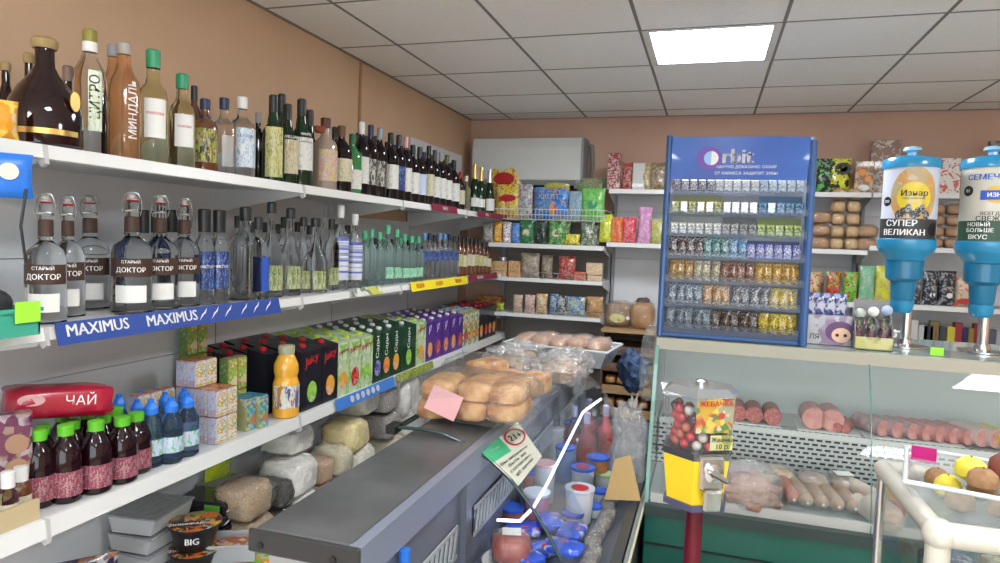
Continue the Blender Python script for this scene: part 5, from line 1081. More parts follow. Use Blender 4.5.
# ---- sunflower-seed dispensers
def dispenser(label, px, lettering):
    Y = 3.08; X = Xat(px, Y, 1.7)
    t = thing('seed_dispenser', label, 'dispenser', (X, Y, ZCt), -.12)
    aq = mat('aqua_blue_plastic', (.02, .25, .48), .25, coat=.5)
    r = .1; z0, z1 = .395, .735
    part('container', MB().lathe([(r*.98, z0+.03), (r, z1)], 36).mesh('container', clearplast), t)
    part('lid', MB().lathe([(r*1.05, z1-.012), (r*1.06, z1+.012), (r*.98, z1+.028), (r*.5, z1+.04), (.03, z1+.043)], 36).mesh('lid', aq), t)
    part('lid_knob', MB().lathe([(.018, z1+.04), (.016, z1+.055), (.034, z1+.062), (.03, z1+.074), (.01, z1+.08)], 14).mesh('knob', mat('pale_blue_clear', (.3, .55, .75), .15)), t)
    part('collar', MB().lathe([(.05, z0-.045), (.07, z0-.035), (.078, z0-.02), (r*.98, z0), (r*1.05, z0+.015), (r*1.05, z0+.045), (r*.99, z0+.05)], 36).mesh('collar', aq), t)
    part('hopper', MB().lathe([(.038, z0-.2), (.042, z0-.19), (.047, z0-.125), (.066, z0-.11), (.069, z0-.05), (.069, z0-.03)], 24, sy=.85).mesh('hopper', film('blue_hopper', (.12, .45, .7), .12, .1, haze=.25) if 0 else mat('hopper_blue', (.02, .22, .42), .2, trans=.3)), t)
    part('outlet', MB().lathe([(.03, z0-.25), (.04, z0-.235), (.045, z0-.2)], 20).mesh('outlet', aq), t)
    def wrap(name, zc, zh, a0, a1, m, rr=1.006, shape=None):
        n = 20; vs = []; fs = []
        for i in range(n+1):
            a = -PI/2+a0+(a1-a0)*i/n; R_ = r*rr
            vs += [(R_*math.cos(a), R_*math.sin(a), zc-zh), (R_*math.cos(a), R_*math.sin(a), zc+zh)]
        for i in range(n): fs.append((2*i, 2*i+2, 2*i+3, 2*i+1))
        return part(name, mk(name, vs, fs, m), t)
    def wt(s, size, zc, a, m, rr=1.02, bold=.02, sk=0):
        part('lettering', text(s, size, m, lambda x, y: (r*rr*math.cos(-PI/2+a+x/r), r*rr*math.sin(-PI/2+a+x/r), zc+y), bold=bold), t)
    def wd(zc, rad, a, m, rr=1.012, sy=1.):
        n = 28; vs = []; fs = []
        for j in range(7):
            for q in range(n): an = 2*PI*q/n; u = rad*j/6; vs.append((r*rr*math.cos(-PI/2+a+u*math.cos(an)/r), r*rr*math.sin(-PI/2+a+u*math.cos(an)/r), zc+sy*u*math.sin(an)))
        for j in range(6):
            for q in range(n): fs.append((j*n+q, j*n+(q+1) % n, (j+1)*n+(q+1) % n, (j+1)*n+q))
        part('print', mk('disc', vs, fs, m), t)
    lettering(wrap, wt, wd, z0, z1)
    # steel pole at the right, flange on the counter, clamp behind
    part('pole', MB().tube([(.03, .075, 0.006), (.03, .075, z0-.02)], .02, 16).mesh('pole', chrome), t)
    part('flange', MB().lathe([(.085, 0), (.085, .006), (.03, .012), (.026, .03)], 28, cx=.03, cy=.075).mesh('flange', chrome), t)
    return t
seedm = printed('seed_print', [(.02, .02, .025), (.03, .03, .04), (.3, .3, .3), (.02, .02, .02)], 60)
def letterA(wrap, wt, wd, z0, z1):
    wrap('white_label', (z0+z1)/2+.03, .145, -1.35, 1.3, mat('lilac_white', (.55, .58, .68), .4), 1.004)
    wd(z0+.215, .085, .05, printed('orange_field', [(.55, .3, .1), (.6, .36, .12), (.45, .35, .2)], 10), 1.008, 1.35)
    wd(z0+.21, .06, .05, printed('sun_yellow', [(.72, .56, .03), (.68, .52, .05)], 14), 1.012)
    wrap('black_band', z0+.085, .042, -1.35, 1.2, mat('charcoal_label', (.035, .04, .045), .4), 1.01)
    wt('Изнар', .032, z0+.225, .05, ink); wt('ПОДСОЛНЕЧНЫЕ', .009, z0+.205, .05, ink); wt('СУПЕР', .034, z0+.108, -.35, wink, bold=.03); wt('ВЕЛИКАН', .032, z0+.072, -.25, wink, bold=.03)
    wd(z0+.195, .019, -.95, blackp, 1.012); wt('200', .016, z0+.195, -.95, wink, 1.025)
    wd(z0+.085, .022, .85, mat('seed_dark', (.01, .01, .012), .3), 1.02, 1.2)
    for k in range(7): wd(z0+.14+.012*(k % 3), .012, -.45+.16*k, seedm, 1.018, 1.6)
def letterB(wrap, wt, wd, z0, z1):
    wrap('cream_label', (z0+z1)/2+.03, .145, -1.45, 1.4, printed('cream_field', [(.6, .58, .5), (.62, .6, .52), (.58, .57, .5)], 5), 1.004)
    wt('СЕМЕЧКИ', .03, z0+.29, -.25, blueink, bold=.04)
    wd(z0+.225,   .045, .05, mat('wheat_gold', (.7, .45, .08), .5), 1.008, .75)
    wrap('blue_band', z0+.222, .018, -.5, .7, blueink, 1.012); wt('ИЗНАР', .022, z0+.222, .08, wink, 1.02, .03)
    wd(z0+.24, .02, -.95, blackp, 1.014); wt('01', .018, z0+.24, -.95, wink, 1.02)
    wt('ВСЕГДА', .018, z0+.152, -.1, ink); wt('СВЕЖИЕ', .026, z0+.132, -.05, ink)
    wrap('green_band', z0+.083, .042, -1.4, 1.3, mat('bottle_green', (.03, .08, .05), .4), 1.01)
    wt('НОВЫЙ', .02, z0+.11, -.5, wink); wt('БОЛЬШЕ', .021, z0+.088, -.45, wink); wt('ВКУС', .024, z0+.062, -.5, wink)
    wd(z0+.085, .028, .75, mat('seed_dark2', (.01, .01, .012), .3), 1.02, 1.)
dispenser('blue-lidded seed dispenser with yellow sun label and black band, left one', 907, letterA)
dispenser('blue-lidded seed dispenser with cream and green label at the right edge', 987, letterB)
# ---- cards and boxes on the counter
def cbox(label, px0, px1, pyt, Y, dp, m, name='card_box', cat='box', rz=0., lean=0.):
    X0_, X1_ = Xat(px0, Y, ZCt), Xat(px1, Y, ZCt); X = (X0_+X1_)/2; W_ = X1_-X0_; H_ = Zat(pyt, X, Y)-ZCt
    t = thing(name, label, cat, (X, Y, ZCt), rz)
    return t, W_, H_
t, W_, H_ = cbox('open display carton with a wide-eyed girl picture beside the gum stand', 806, 851, 306, 3.02, .1, None)
part('carton', bx(-W_/2, W_/2, 0, .09, 0, .12, printed('violet_girl_card', [(.4, .38, .45), (.5, .48, .5), (.3, .2, .32), (.45, .42, .5)], 9)), t)
part('back_flap', bx(-W_/2, W_/2*.75, .092, .096, 0, H_, printed('navy_card', [(.06, .08, .25), (.3, .35, .6), (.03, .04, .15), (.5, .5, .6)], 30)), t)
part('hair_print', disc(.055, mat('purple_hair', (.15, .07, .18), .5), 20, .8), t, (.04, -.001, .055)); part('face_print', disc(.036, skin_, 20, .85), t, (.045, -.002, .042))
for s in (-1, 1): part('eye_print', disc(.007, ink, 10), t, (.045+s*.015, -.003, .042))
part('lettering', text('ЛЯ', .03, ink, lambda x, y: (x-.055, -.002, y+.03)), t)
for k in range(4): part('navy_sachet', mk('sachet', *pillow(.05, .11, .02, k, 8, .3), MT['navy_card']), t, (-.07+.04*k, .05, .1), (-.1, 0, .1*k))
t, W_, H_ = cbox('tilted display box of small doll eggs with yellow front edge', 855, 892, 302, 2.95, .15, None, rz=-.04)
part('box_back', bx(-W_/2, W_/2, .1, .104, 0, H_, mat('grey_card', (.25, .24, .25), .5)), t); part('box_front', bx(-W_/2, W_/2, 0, .004, 0, .05, ylab), t)
for s in (-1, 1): part('box_side', MB().prism([(.002, 0), (.1, 0), (.1, H_*.9), (.002, .06)], 'x', s*W_/2-.002, s*W_/2+.002).mesh('side', MT['grey_card'], False), t)
part('box_floor', bx(-W_/2, W_/2, 0, .1, 0, .004, MT['grey_card']), t)
dk = printed('toy_mix', [(.03, .03, .04), (.25, .1, .12), (.1, .12, .05), (.3, .3, .32), (.05, .03, .05)], 30)
for k in range(3):
    part('toy', mk('toy', *blob(.07, .07, .12, 20+k, .2), dk), t, (-.045+.045*k, .05, .006), (0, 0, 0), (.75, .75, 1))
    part('toy_head', MB().sphere((0, 0, 0), .026, 14).mesh('head', [mat('head_grey', (.5, .55, .5), .3), paper, mat('head_blue', (.4, .5, .7), .3)][k]), t, (-.047+.047*k, .05, .14+.008*k), (0, 0, 0), (.8, .8, .8))
for k, (px, m_, lb) in enumerate([(898, paper, 'crumpled white tissue by the left dispenser pole'), (935, lime, 'lime price tag card on the counter right of the left dispenser')]):
    if k == 0: solo('tissue', mk('tissue', *blob(.07, .05, .06, 3, .4), m_), lb, 'tissue', (Xat(px, 3.2, ZCt), 3.22, ZCt))
    else: solo('price_tag', bx(-.022, .022, -.002, .002, 0, .03, m_), lb, 'price tag', (Xat(px, 2.95, ZCt), 2.93, ZCt+.0))

# ---- gumball machine
gz = .945
G = lambda q: gz+q*.84
gm = thing('gumball_machine', 'yellow gumball machine with clear top full of red balls on a red post', 'gumball machine', (Xat(697, 1.78, 1.05), 1.78, 0), .45)
HX = lambda r, ph=PI/8, n=8: [(r*math.cos(ph+2*PI*k/n), r*math.sin(ph+2*PI*k/n)) for k in range(n)]
def frus(r0, r1, z0, z1, m, n=6, ph=0.): 
    a = HX(r0, ph, n); b = HX(r1, ph, n); vs = [(x, y, z0) for x, y in a]+[(x, y, z1) for x, y in b]
    return mk('frustum', vs, [tuple(range(n))[::-1], tuple(range(n, 2*n))]+[(i, (i+1) % n, n+(i+1) % n, n+i) for i in range(n)], m, False)
part('post', MB().tube([(0, 0, .02), (0, 0, gz)], .022, 14).mesh('post', mat('dark_red_post', (.12, .005, .015), .35)), gm)
part('foot', MB().lathe([(.17, 0), (.17, .012), (.05, .03), (.025, .04)], 24).mesh('foot', blackp), gm)
part('cup_plate', frus(.087, .087, gz, G(.018), mat('navy_plate', (.08, .08, .15), .4)), gm)
part('body', frus(.078, .092, G(.018), G(.155), yellow), gm)
part('band', frus(.092, .097, G(.155), G(.178), mat('smoky_chrome', (.3, .3, .32), .2, .9)), gm)
part('globe', frus(.089, .097, G(.178), G(.345), clearplast), gm)
part('top_cover', frus(.103, .078, G(.345), G(.365), mat('smoky_lid', (.35, .37, .38), .15, .5)), gm)
part('top_lock', MB().lathe([(.015, G(.365)), (.015, G(.375)), (.008, G(.378))], 12).mesh('lock', chrome), gm)
# printed sheet on two faces of the globe, facing the camera's right
fc = MB()
for k in (4, 5):
    a0, a1 = PI/3*k, PI/3*(k+1); r0_, r1_ = .0905, .0985
    if k == 5: fc.add([(r0_*math.cos(a0), r0_*math.sin(a0), G(.18)), (r0_*math.cos(a1), r0_*math.sin(a1), G(.18)), (r1_*math.cos(a1), r1_*math.sin(a1), G(.343)), (r1_*math.cos(a0), r1_*math.sin(a0), G(.343))], [(0, 1, 2, 3)])
    else:
        lx = lambda u, rr: (rr*((1-u)*math.cos(a0)+u*math.cos(a1)), rr*((1-u)*math.sin(a0)+u*math.sin(a1)))
        fc.add([(*lx(.0, r0_+.004), G(.24)), (*lx(1, r0_+.004), G(.24)), (*lx(1, r1_), G(.343)), (*lx(.0, r1_), G(.343))], [(0, 1, 2, 3)])
part('picture_sheet', fc.mesh('sheet', printed('fruit_sheet', [(.5, .3, .05), (.4, .08, .05), (.1, .2, .06), (.6, .45, .1), (.3, .3, .2)], 24), False), gm)
# small yellow price notice under the picture, on face 4
a0, a1 = PI/3*4, PI/3*5
def onface(u, z, rr, a0=a0, a1=a1): return (rr*((1-u)*math.cos(a0)+u*math.cos(a1)), rr*((1-u)*math.sin(a0)+u*math.sin(a1)), z)
part('price_notice', mk('notice', [onface(.4, G(.19), .0985), onface(1, G(.19), .0985), onface(1, G(.235), .1), onface(.4, G(.235), .1)], [(0, 1, 2, 3)], ylab, False), gm)
part('lettering', text('Жвачка', .016, ink, lambda x, y: onface(.7+x/.105, G(.222)+y, .1035), bold=.02), gm); part('lettering', text('10 р.', .018, ink, lambda x, y: onface(.7+x/.105, G(.202)+y, .1035), bold=.02), gm)
part('lettering', text('ЖЕВАЧКА', .018, redcap, lambda x, y: onface(.5+x/.105, G(.328)+y, .1035), bold=.03), gm)
# coin mechanism on face 4
fx, fy = math.cos(PI*1.5), math.sin(PI*1.5)
part('coin_plate', bx(-.032, .032, -.012, 0, G(.07), G(.17), chrome, .006), gm, (0, -.078, 0))
part('knob', MB().lathe([(.022, 0), (.024, .008), (.012, .012), (.01, .022)], 18).mesh('knob', chrome), gm, (0, -.09, G(.125)), (PI/2, 0, 0))
part('knob_handle', bx(-.03, .03, -.013, 0, -.006, .006, chrome, .004), gm, (0, -.11, G(.125)), (0, .5, 0))
part('chute_door', bx(-.024, .024, -.014, 0, 0, .055, chrome, .005), gm, (0, -.085, G(.012)), (.12, 0, 0))
gmloc = Vector(gm.location); rz_ = Matrix.Rotation(.45, 3, 'Z')
bm_ = [cached(('ball', c), lambda: MB().sphere((0, 0, 0), .0125, 12).mesh('ball', mat('ball_'+c, {'r': (.5, .02, .03), 'd': (.08, .02, .04), 'w': (.6, .55, .5), 'o': (.5, .1, .05)}[c], .25, coat=.5))) for c in 'rrrdrwro']
i = 0
for lz in range(5):
    for q in range(19):
        if q == 0: x = y = 0
        elif q < 7: x, y = .028*math.cos(q*PI/3+lz*.5), .028*math.sin(q*PI/3+lz*.5)
        else: x, y = .057*math.cos(q*PI/6+lz*.3), .057*math.sin(q*PI/6+lz*.3)
        if lz > 2 and (x > .02 - .01*lz): continue
        v = rz_ @ Vector((x*1.05+random.uniform(-.002, .002), y*1.05+random.uniform(-.002, .002), G(.192)+lz*.0215)); v += Vector((gmloc.x, gmloc.y, 0))
        i += 1
        o = bpy.data.objects.new('gumball', bm_[(i*5+lz) % 8]); C.objects.link(o); o.location = v
        o['label'] = 'small glossy ball inside the yellow gumball machine'; o['category'] = 'gumball'; o['group'] = 'balls in the gumball machine'

# ---- white tube cart with fruit tray, right foreground
cart = thing('tube_cart', 'white tube-framed glass cart in the right foreground', 'cart', (.425, 1.38, 0), .02)
tubem = mat('white_tube', (.55, .53, .47), .3, coat=.3)
Wc, Dc, Hc = .75, .38, 1.095
fr = MB().tube([(0, 0, 0.03), (0, 0, Hc)], .021, 14); part('leg', fr.mesh('leg', tubem), cart)
for x, y in ((Wc, 0), (0, Dc), (Wc, Dc)): part('leg', MB().tube([(x, y, .03), (x, y, Hc)], .0105 if y else .021, 12).mesh('leg', tubem if not y or x else chrome), cart)
for a, b in (((0, -.0, Hc), (Wc, 0, Hc)), ((0, 0, Hc), (0, Dc, Hc)), ((Wc, 0, Hc), (Wc, Dc, Hc)), ((0, Dc, Hc), (Wc, Dc, Hc))):
    part('top_rail', MB().tube([a, b], .023 if a[1] == b[1] == 0 else .02, 14).mesh('rail', tubem), cart)
part('corner_joint', MB().sphere((0, 0, Hc), .029, 14).mesh('joint', tubem), cart)
part('side_glass', bx(-.002, .002, .02, Dc-.02, .2, Hc-.02, pane), cart)
part('front_glass', bx(.02, Wc-.02, -.002, .002, .2, Hc-.02, pane), cart)
part('shelf', bx(.0, Wc, .0, Dc, .93, .936, pane), cart); part('shelf', bx(.0, Wc, 0, Dc, .5, .51, whitep), cart)
part('top_glass', bx(.01, Wc-.01, .01, Dc-.01, Hc-.03, Hc-.024, pane), cart)
Rc = Matrix.Rotation(.02, 3, 'Z')
def onc(x, y, z): v = Rc@Vector((x, y, 0)); return (v.x+.425, v.y+1.38, z)
for k, (x, y, c, lb) in enumerate([(.06, .12, (.06, .06, .12), 'dark blue packet on the cart shelf, leftmost'), (.17, .12, (.35, .28, .2), 'brown patterned box on the cart shelf, middle'), (.28, .14, (.05, .15, .18), 'teal packet on the cart shelf, right of the brown box'), (.6, .25, (.3, .32, .3), 'grey packet at the back of the cart shelf'), (.38, .12, (.4, .36, .3), 'cream box on the cart shelf, right edge')]):
    t = thing('product_box', lb, 'box', onc(x, y, .937), .1+.2*k)
    part('box_body', bx(-.045, .045, -.03, .03, 0, .07+.01*(k % 2), printed('cartbox%d' % k, [c, tuple(v*1.8 for v in c), c, (.4, .38, .35)], 40), .003), t)
    part('box_label', bx(-.03, .03, -.0315, -.0305, .02, .05, [lime, paper, paper, paper, paper][k]), t)
for k in range(3):
    t = thing('pastry_tub', 'clear tub with brown pastry under the fruit tray, '+ORD[k]+' from the left', 'tub', onc(.1+.13*k, .22, .937), .1)
    part('tub', MB().box(-.055, .055, -.045, .045, 0, .05, .008).mesh('tub', clearplast, False), t)
    part('pastry', mk('pastry', *blob(.09, .07, .035, k, .2), noisy('pastry', (.2, .1, .05), (.4, .25, .15), 30, .5)), t, (0, 0, .004))
# tray of fruit
ft = thing('fruit_tray', 'milky plastic tray of kiwis and lemons standing on the cart', 'tray', onc(.235, .2, Hc-.0235), -.25)
tw, td, th = .40, .22, .075
def trayw(x0, x1, y0, y1, spread=.03, h=th): 
    vs = [(x0, y0, 0), (x1, y0, 0), (x1, y1, 0), (x0, y1, 0), (x0-spread, y0-spread, h), (x1+spread, y0-spread, h), (x1+spread, y1+spread, h), (x0-spread, y1+spread, h)]
    k = .004; vi = [(x0+k, y0+k, k), (x1-k, y0+k, k), (x1-k, y1-k, k), (x0+k, y1-k, k), (x0-spread+k, y0-spread+k, h), (x1+spread-k, y0-spread+k, h), (x1+spread-k, y1+spread-k, h), (x0-spread+k, y1+spread-k, h)]
    f = [(3, 2, 1, 0), (8, 9, 10, 11)]
    for i in range(4):
        j = (i+1) % 4; f += [(i, j, 4+j, 4+i), (8+j, 8+i, 12+i, 12+j), (4+i, 4+j, 12+j, 12+i)]
    return vs+vi, f
part('tray_body', mk('tray', *trayw(-tw/2, tw/2, -td/2, td/2), film('fruit_tray_plastic', (.95, .97, .98), .06, .12, .1, 12, haze=.16), False), ft)
rim = MB(); s = .03
pts = [(-tw/2-s, -td/2-s, th), (tw/2+s, -td/2-s, th), (tw/2+s, td/2+s, th), (-tw/2-s, td/2+s, th), (-tw/2-s, -td/2-s, th)]
for a, b in zip(pts, pts[1:]): rim.tube([a, b], .005, 8)
part('rim', rim.mesh('rim', mat('rim_clear', (.6, .64, .66), .25)), ft)
part('pink_sticker', bx(.0, .2, -td/2-.022, -td/2-.02, .055, .075, mat('magenta', (.55, .01, .2), .4)), ft, label='bright pink sticker'); part('pink_sticker', bx(-tw/2-.02, -tw/2+.03, td/2+.018, td/2+.02, .05, .085, MT['magenta']), ft, label='bright pink sticker')
kiwi = noisy('kiwi_skin', (.26, .13, .06), (.38, .22, .11), 60, .7); lemon = noisy('lemon_skin', (.72, .6, .05), (.8, .68, .1), 40, .45); gapple = noisy('green_apple_skin', (.5, .6, .08), (.6, .68, .15), 20, .3); pome = noisy('dark_fruit', (.16, .04, .04), (.24, .08, .06), 20, .45); peachy = noisy('apricot_skin', (.7, .4, .18), (.75, .5, .25), 20, .5)
fro = Vector(ft.location)
fruits = [(-.17, .03, 0, 'l'), (-.1, .06, 0, 'k'), (-.15, -.06, 0, 'k'), (-.07, -.05, 0, 'k'), (-.02, .04, 0, 'a'), (.01, -.06, 0, 'k'), (.07, .05, 0, 'a'), (.08, -.05, 0, 'l'), (.14, .03, 0, 'a'), (.16, -.06, 0, 'p'), (-.19, .09, 0, 'k'),
          (-.13, .0, .052, 'l'), (-.06, .02, .055, 'd'), (-.02, -.03, .05, 'k'), (.04, .0, .05, 'k'), (.1, .01, .05, 'a'), (-.11, -.06, .05, 'k'), (.15, -.02, .05, 'p'), (.05, .07, .05, 'a')]
cntf = {}
for x, y, z, k in fruits:
    nm, mt_, r = {'l': ('lemon', lemon, .031), 'k': ('kiwi', kiwi, .029), 'a': ('apple', gapple, .033), 'd': ('plum', pome, .038), 'p': ('apricot', peachy, .03)}[k]; r *= .86; x *= .88; y *= .88; z *= .9
    cntf[nm] = cntf.get(nm, 0)+1
    t = thing(nm, '%s %s in the milky tray, %s counted from the left' % ({'lemon': 'yellow', 'kiwi': 'brown fuzzy', 'apple': 'yellow-green', 'plum': 'dark red', 'apricot': 'orange'}[nm], nm, ORD[cntf[nm]-1]), 'fruit', (fro.x+x*.969+y*.247, fro.y-x*.247+y*.969, fro.z+.005+z*1.15), random.uniform(0, 3), 'fruit in the milky tray')
    pr = [(r*.12, 0), (r*.6, .006), (r*.95, r*.55), (r, r), (r*.9, r*1.5), (r*.5, r*1.9), (r*.1, r*1.96)]
    part('flesh', cached(('fruit', nm), lambda: MB().lathe(pr, 18, sy=1.12 if nm in ('lemon', 'kiwi') else 1.).mesh('flesh', mt_)), t)
    part('stem', cached(('fstem', nm), lambda: MB().tube([(0, 0, r*1.93), (.001, 0, r*2.08)], .0018, 6).mesh('stem', mat('stem', (.1, .07, .03), .7))), t)
# second tray at the very right edge
t = thing('fruit_tray', 'second milky tray at the right edge, only its corner in view', 'tray', onc(.66, .26, Hc-.0235), -.25)
part('tray_body', mk('tray', *trayw(-.1, .12, -.08, .1), traypl, False), t)

# ------------------------------------------------------------------ curved-glass case on the left
LX0, LX1, LXf = -.93, -.66, -.22; LY0, LY1 = 1.22, 4.0; LG = 2.0; LZ = .95
lc = thing('curved_glass_display_case', 'long chilled display case with curved glass and dark worktop beside the shelves', 'display case', (-.6, LY0, 0))
rl = lambda x0, x1, y0, y1, z0, z1, m, b=0.: bx(x0+.6, x1+.6, y0-LY0, y1-LY0, z0, z1, m, b)
darktop = noisy('worktop_grey', (.075, .078, .08), (.12, .122, .125), 5, .35, bump=.03)
part('worktop', rl(LX0, LX1-.02, LY0, LY1, LZ-.045, LZ, darktop, .008), lc)
part('bumper', rl(LX0-.004, LX1+.0, LY0-.012, LY0+.0, LZ-.05, LZ+.001, mat('bumper_black', (.035, .035, .037), .4), .004), lc)
for x in (-.9, -.72): part('screw', MB().lathe([(.008, 0), (.008, .003)], 10).mesh('screw', blackp), lc, (x+.6, -.0125, LZ-.03), (PI/2, 0, 0))
part('cabinet', rl(LX0+.03, LX1-.03, LY0+.02, LY1-.01, .06, LZ-.046, mat('cabinet_grey', (.4, .4, .42), .4)), lc)
bluegrey = mat('inner_wall', (.17, .19, .24), .35, .3); bg2 = mat('inner_wall_light', (.27, .3, .38), .3, .3)
part('upper_rail', rl(LX1-.03, LX1, LY0, LY1, LZ-.085, LZ, bg2), lc)
part('inner_wall', rl(LX1-.029, LX1-.012, LY0+.01, LY1, .56, LZ-.09, bluegrey), lc)
for k, y in enumerate((1.22, 1.85, 2.48, 3.11, 3.74)): part('wall_post', rl(LX1-.012, LX1+.006, y, y+.03, .56, LZ-.088, bluegrey), lc)
# vent slots: a dark recess with slanted pale fins
finm = mat('fin_pale', (.4, .43, .47), .4)
for y in (1.25, 1.88, 2.51, 3.14):
    y1_ = y+.58; fins = MB()
    vr = part('vent_recess', MB().box(LX1-.012+.6, LX1-.008+.6, y+.08-LY0, y1_-.02-LY0, .665, .755).mesh('vent', blackp, False), lc)
    zz0 = .67; fins.box(LX1-.008+.6, LX1-.004+.6, y+.08-LY0, y1_-.02-LY0, .66, .672); fins.box(LX1-.008+.6, LX1-.004+.6, y+.08-LY0, y1_-.02-LY0, .748, .76)
    for k in range(13):
        yy = y+.095+k*.036-LY0
        fins.add([(LX1-.004+.6, yy, zz0), (LX1-.004+.6, yy+.016, zz0), (LX1-.004+.6, yy+.036, zz0+.08), (LX1-.004+.6, yy+.02, zz0+.08), (LX1-.010+.6, yy, zz0), (LX1-.010+.6, yy+.016, zz0), (LX1-.010+.6, yy+.036, zz0+.08), (LX1-.010+.6, yy+.02, zz0+.08)], [(0, 1, 2, 3), (7, 6, 5, 4), (0, 4, 5, 1), (3, 2, 6, 7), (1, 5, 6, 2), (0, 3, 7, 4)])
    part('vent_slats', fins.mesh('fins', finm, False), vr)
part('blue_clip', MB().tube([(LX1+.6+.006, .2, .80), (LX1+.6+.006, .2, .86)], .014, 10).mesh('clip', blue), lc)
part('deck', rl(LX1-.012, LXf-.035, LY0, LY1, .545, .56, mat('deck_blue', (.15, .17, .22), .35, .4)), lc)
part('front_sill', MB().prism([(.345, .0), (.345, .56), (.35, .60), (.385, .60), (.39, .56), (.39, 0)], 'y', 0, LY1-LY0).mesh('sill', mat('sill_dark', (.05, .055, .06), .35), False), lc)
part('sill_strip', MB().box(.391, .403, 0, LY1-LY0, .56, .6).mesh('sill_strip', mat('grey_green_strip', (.22, .25, .25), .35), False), lc)
part('sill_trim', MB().box(.403, .409, 0, LY1-LY0, .575, .59).mesh('trim', cream, False), lc)
gprof = [(-.965, .968), (-.88, .972), (-.80, .968), (-.72, .945), (-.63, .9), (-.56, .845), (-.5, .78), (-.44, .70), (-.39, .615)]
def gl_sheet(y0, y1, m):
    n = len(gprof); vs = [(x+.6, y-LY0, z) for y in (y0, y1) for x, z in gprof]
    return mk('sheet', vs, [(i, i+1, n+i+1, n+i) for i in range(n-1)], m, True, 70)
cgl = film('curved_pane', (.88, .94, .98), .09, .05, .16, 6, fres=1.4, haze=.05)
part('curved_glass', gl_sheet(LG, LY1-.35, cgl), lc)
edge = MB().tube([(x+.6, LG-LY0, z) for x, z in gprof], .006, 8); part('glass_edge', edge.mesh('edge', mat('dark_edge', (.03, .06, .07), .2)), lc)
part('glass_bracket', rl(-.99, -.955, LG-.03, LG+.03, LZ, LZ+.03, blackp, .003), lc); part('glass_bracket', rl(-.985, -.97, LG+.03, LG+.2, LZ, LZ+.012, blackp), lc)
n = len(gprof)
for yy in (LY1-.35,): part('end_glass', mk('end', [(x+.6, yy-LY0, z) for x, z in gprof]+[(-.30+.6, yy-LY0, .62), (-.66+.6, yy-LY0, .56), (-.66+.6, yy-LY0, .95)], [tuple(range(n+3))], pane, False), lc)
ws = MB().tube([(.6-.41, 2.35-LY0, .61), (.6-.36, 2.4-LY0, .60), (.6-.33, 2.47-LY0, .62), (.6-.33, 3.3-LY0, .80)], .0055, 8)
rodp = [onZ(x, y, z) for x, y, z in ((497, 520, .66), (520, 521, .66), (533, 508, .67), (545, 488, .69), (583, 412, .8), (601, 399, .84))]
part('glow_tube', MB().tube([(p.x+.6, p.y-LY0, p.z) for p in rodp], .0052, 8).mesh('tube', mat('rod_glow_blue', (.8, .88, 1.), .5, emit=2.5)), lc)  # white support rod made to glow, added light for the case
# sign on the glass
def on_glass(px, py, off=.004):
    d = ray(px, py); best = None
    for (xa, za), (xb, zb2) in zip(gprof, gprof[1:]):
        # plane through the segment, parallel to y
        nx, nz_ = -(zb2-za), (xb-xa); den = nx*d.x+nz_*d.z
        if abs(den) < 1e-9: continue
        t_ = (nx*xa+nz_*(za-EYE))/den; P = d*t_; u = ((P.x-xa)*(xb-xa)+(P.z+EYE-za)*(zb2-za))/((xb-xa)**2+(zb2-za)**2)
        if -.02 <= u <= 1.02: best = Vector((P.x, P.y, P.z+EYE))+Vector((nx, 0, nz_)).normalized()*off
    return best
cD, cC, cA, cB = (517, 487), (541, 457), (467, 441), (517, 423)
def sg(u, v, off=.004):     # u: along the lettering, v: 0 bottom .. 1 top
    x = (1-u)*(1-v)*cD[0]+u*(1-v)*cC[0]+(1-u)*v*cA[0]+u*v*cB[0]; y = (1-u)*(1-v)*cD[1]+u*(1-v)*cC[1]+(1-u)*v*cA[1]+u*v*cB[1]
    q = on_glass(x, y, off); return q if q else onZ(x, y, .972)
sO = sg(.5, .5)
def sgrid(u0, u1, v0, v1, m, off):
    N_ = 6; vs = [tuple(sg(u0+(u1-u0)*i/N_, v0+(v1-v0)*j/N_, off)-sO) for j in range(N_+1) for i in range(N_+1)]
    return mk('card', vs, [(j*(N_+1)+i, j*(N_+1)+i+1, (j+1)*(N_+1)+i+1, (j+1)*(N_+1)+i) for j in range(N_) for i in range(N_)], m, True, 80)
sgn = thing('age_limit_sign', 'green and cream notice card with red circle lying on the curved glass', 'sign', sO)
part('card', sgrid(0, 1, 0, 1, mat('card_cream', (.62, .62, .52), .5), .005), sgn); part('green_header', sgrid(0, .5, .5, 1, mat('card_green', (.04, .42, .2), .5), .006), sgn)
part('white_field', mk('field', [tuple(sg(.76+.16*math.cos(a), .7+.16*math.sin(a), .0075)-sO) for a in [2*PI*k/24 for k in range(24)]], [tuple(range(24))], MT['card_cream'], False), sgn)
rg = MB()
for k in range(28):
    a, b = 2*PI*k/28, 2*PI*(k+1)/28; q = lambda a, r: tuple(sg(.76+.22*r*math.cos(a), .7+.18*r*math.sin(a), .008)-sO)
    rg.add([q(a, 1), q(b, 1), q(b, .85), q(a, .85)], [(0, 1, 2, 3)])
part('red_circle', rg.mesh('ring', redcap, False), sgn)
part('lettering', text('21+', .2, ink, lambda x, y: tuple(sg(.76+x*.9, .7+y*.9, .0085)-sO), bold=.03), sgn)
for s_, v in (('Вы можете', .40), ('быть не', .31), ('согласны,', .22), ('но закон', .13)): part('lettering', text(s_, .11, ink, lambda x, y: tuple(sg(.45+x*1.3, v+y*.7, .0085)-sO), bold=.01), sgn)
for s_, v in (('ПРОДАЖА ТОЛЬКО', .9), ('СОВЕРШЕННО-', .78), ('ЛЕТНИМ', .66)): part('lettering', text(s_, .07, MT['card_cream'], lambda x, y: tuple(sg(.25+x*.7, v+y*.8, .0085)-sO), bold=.01), sgn)
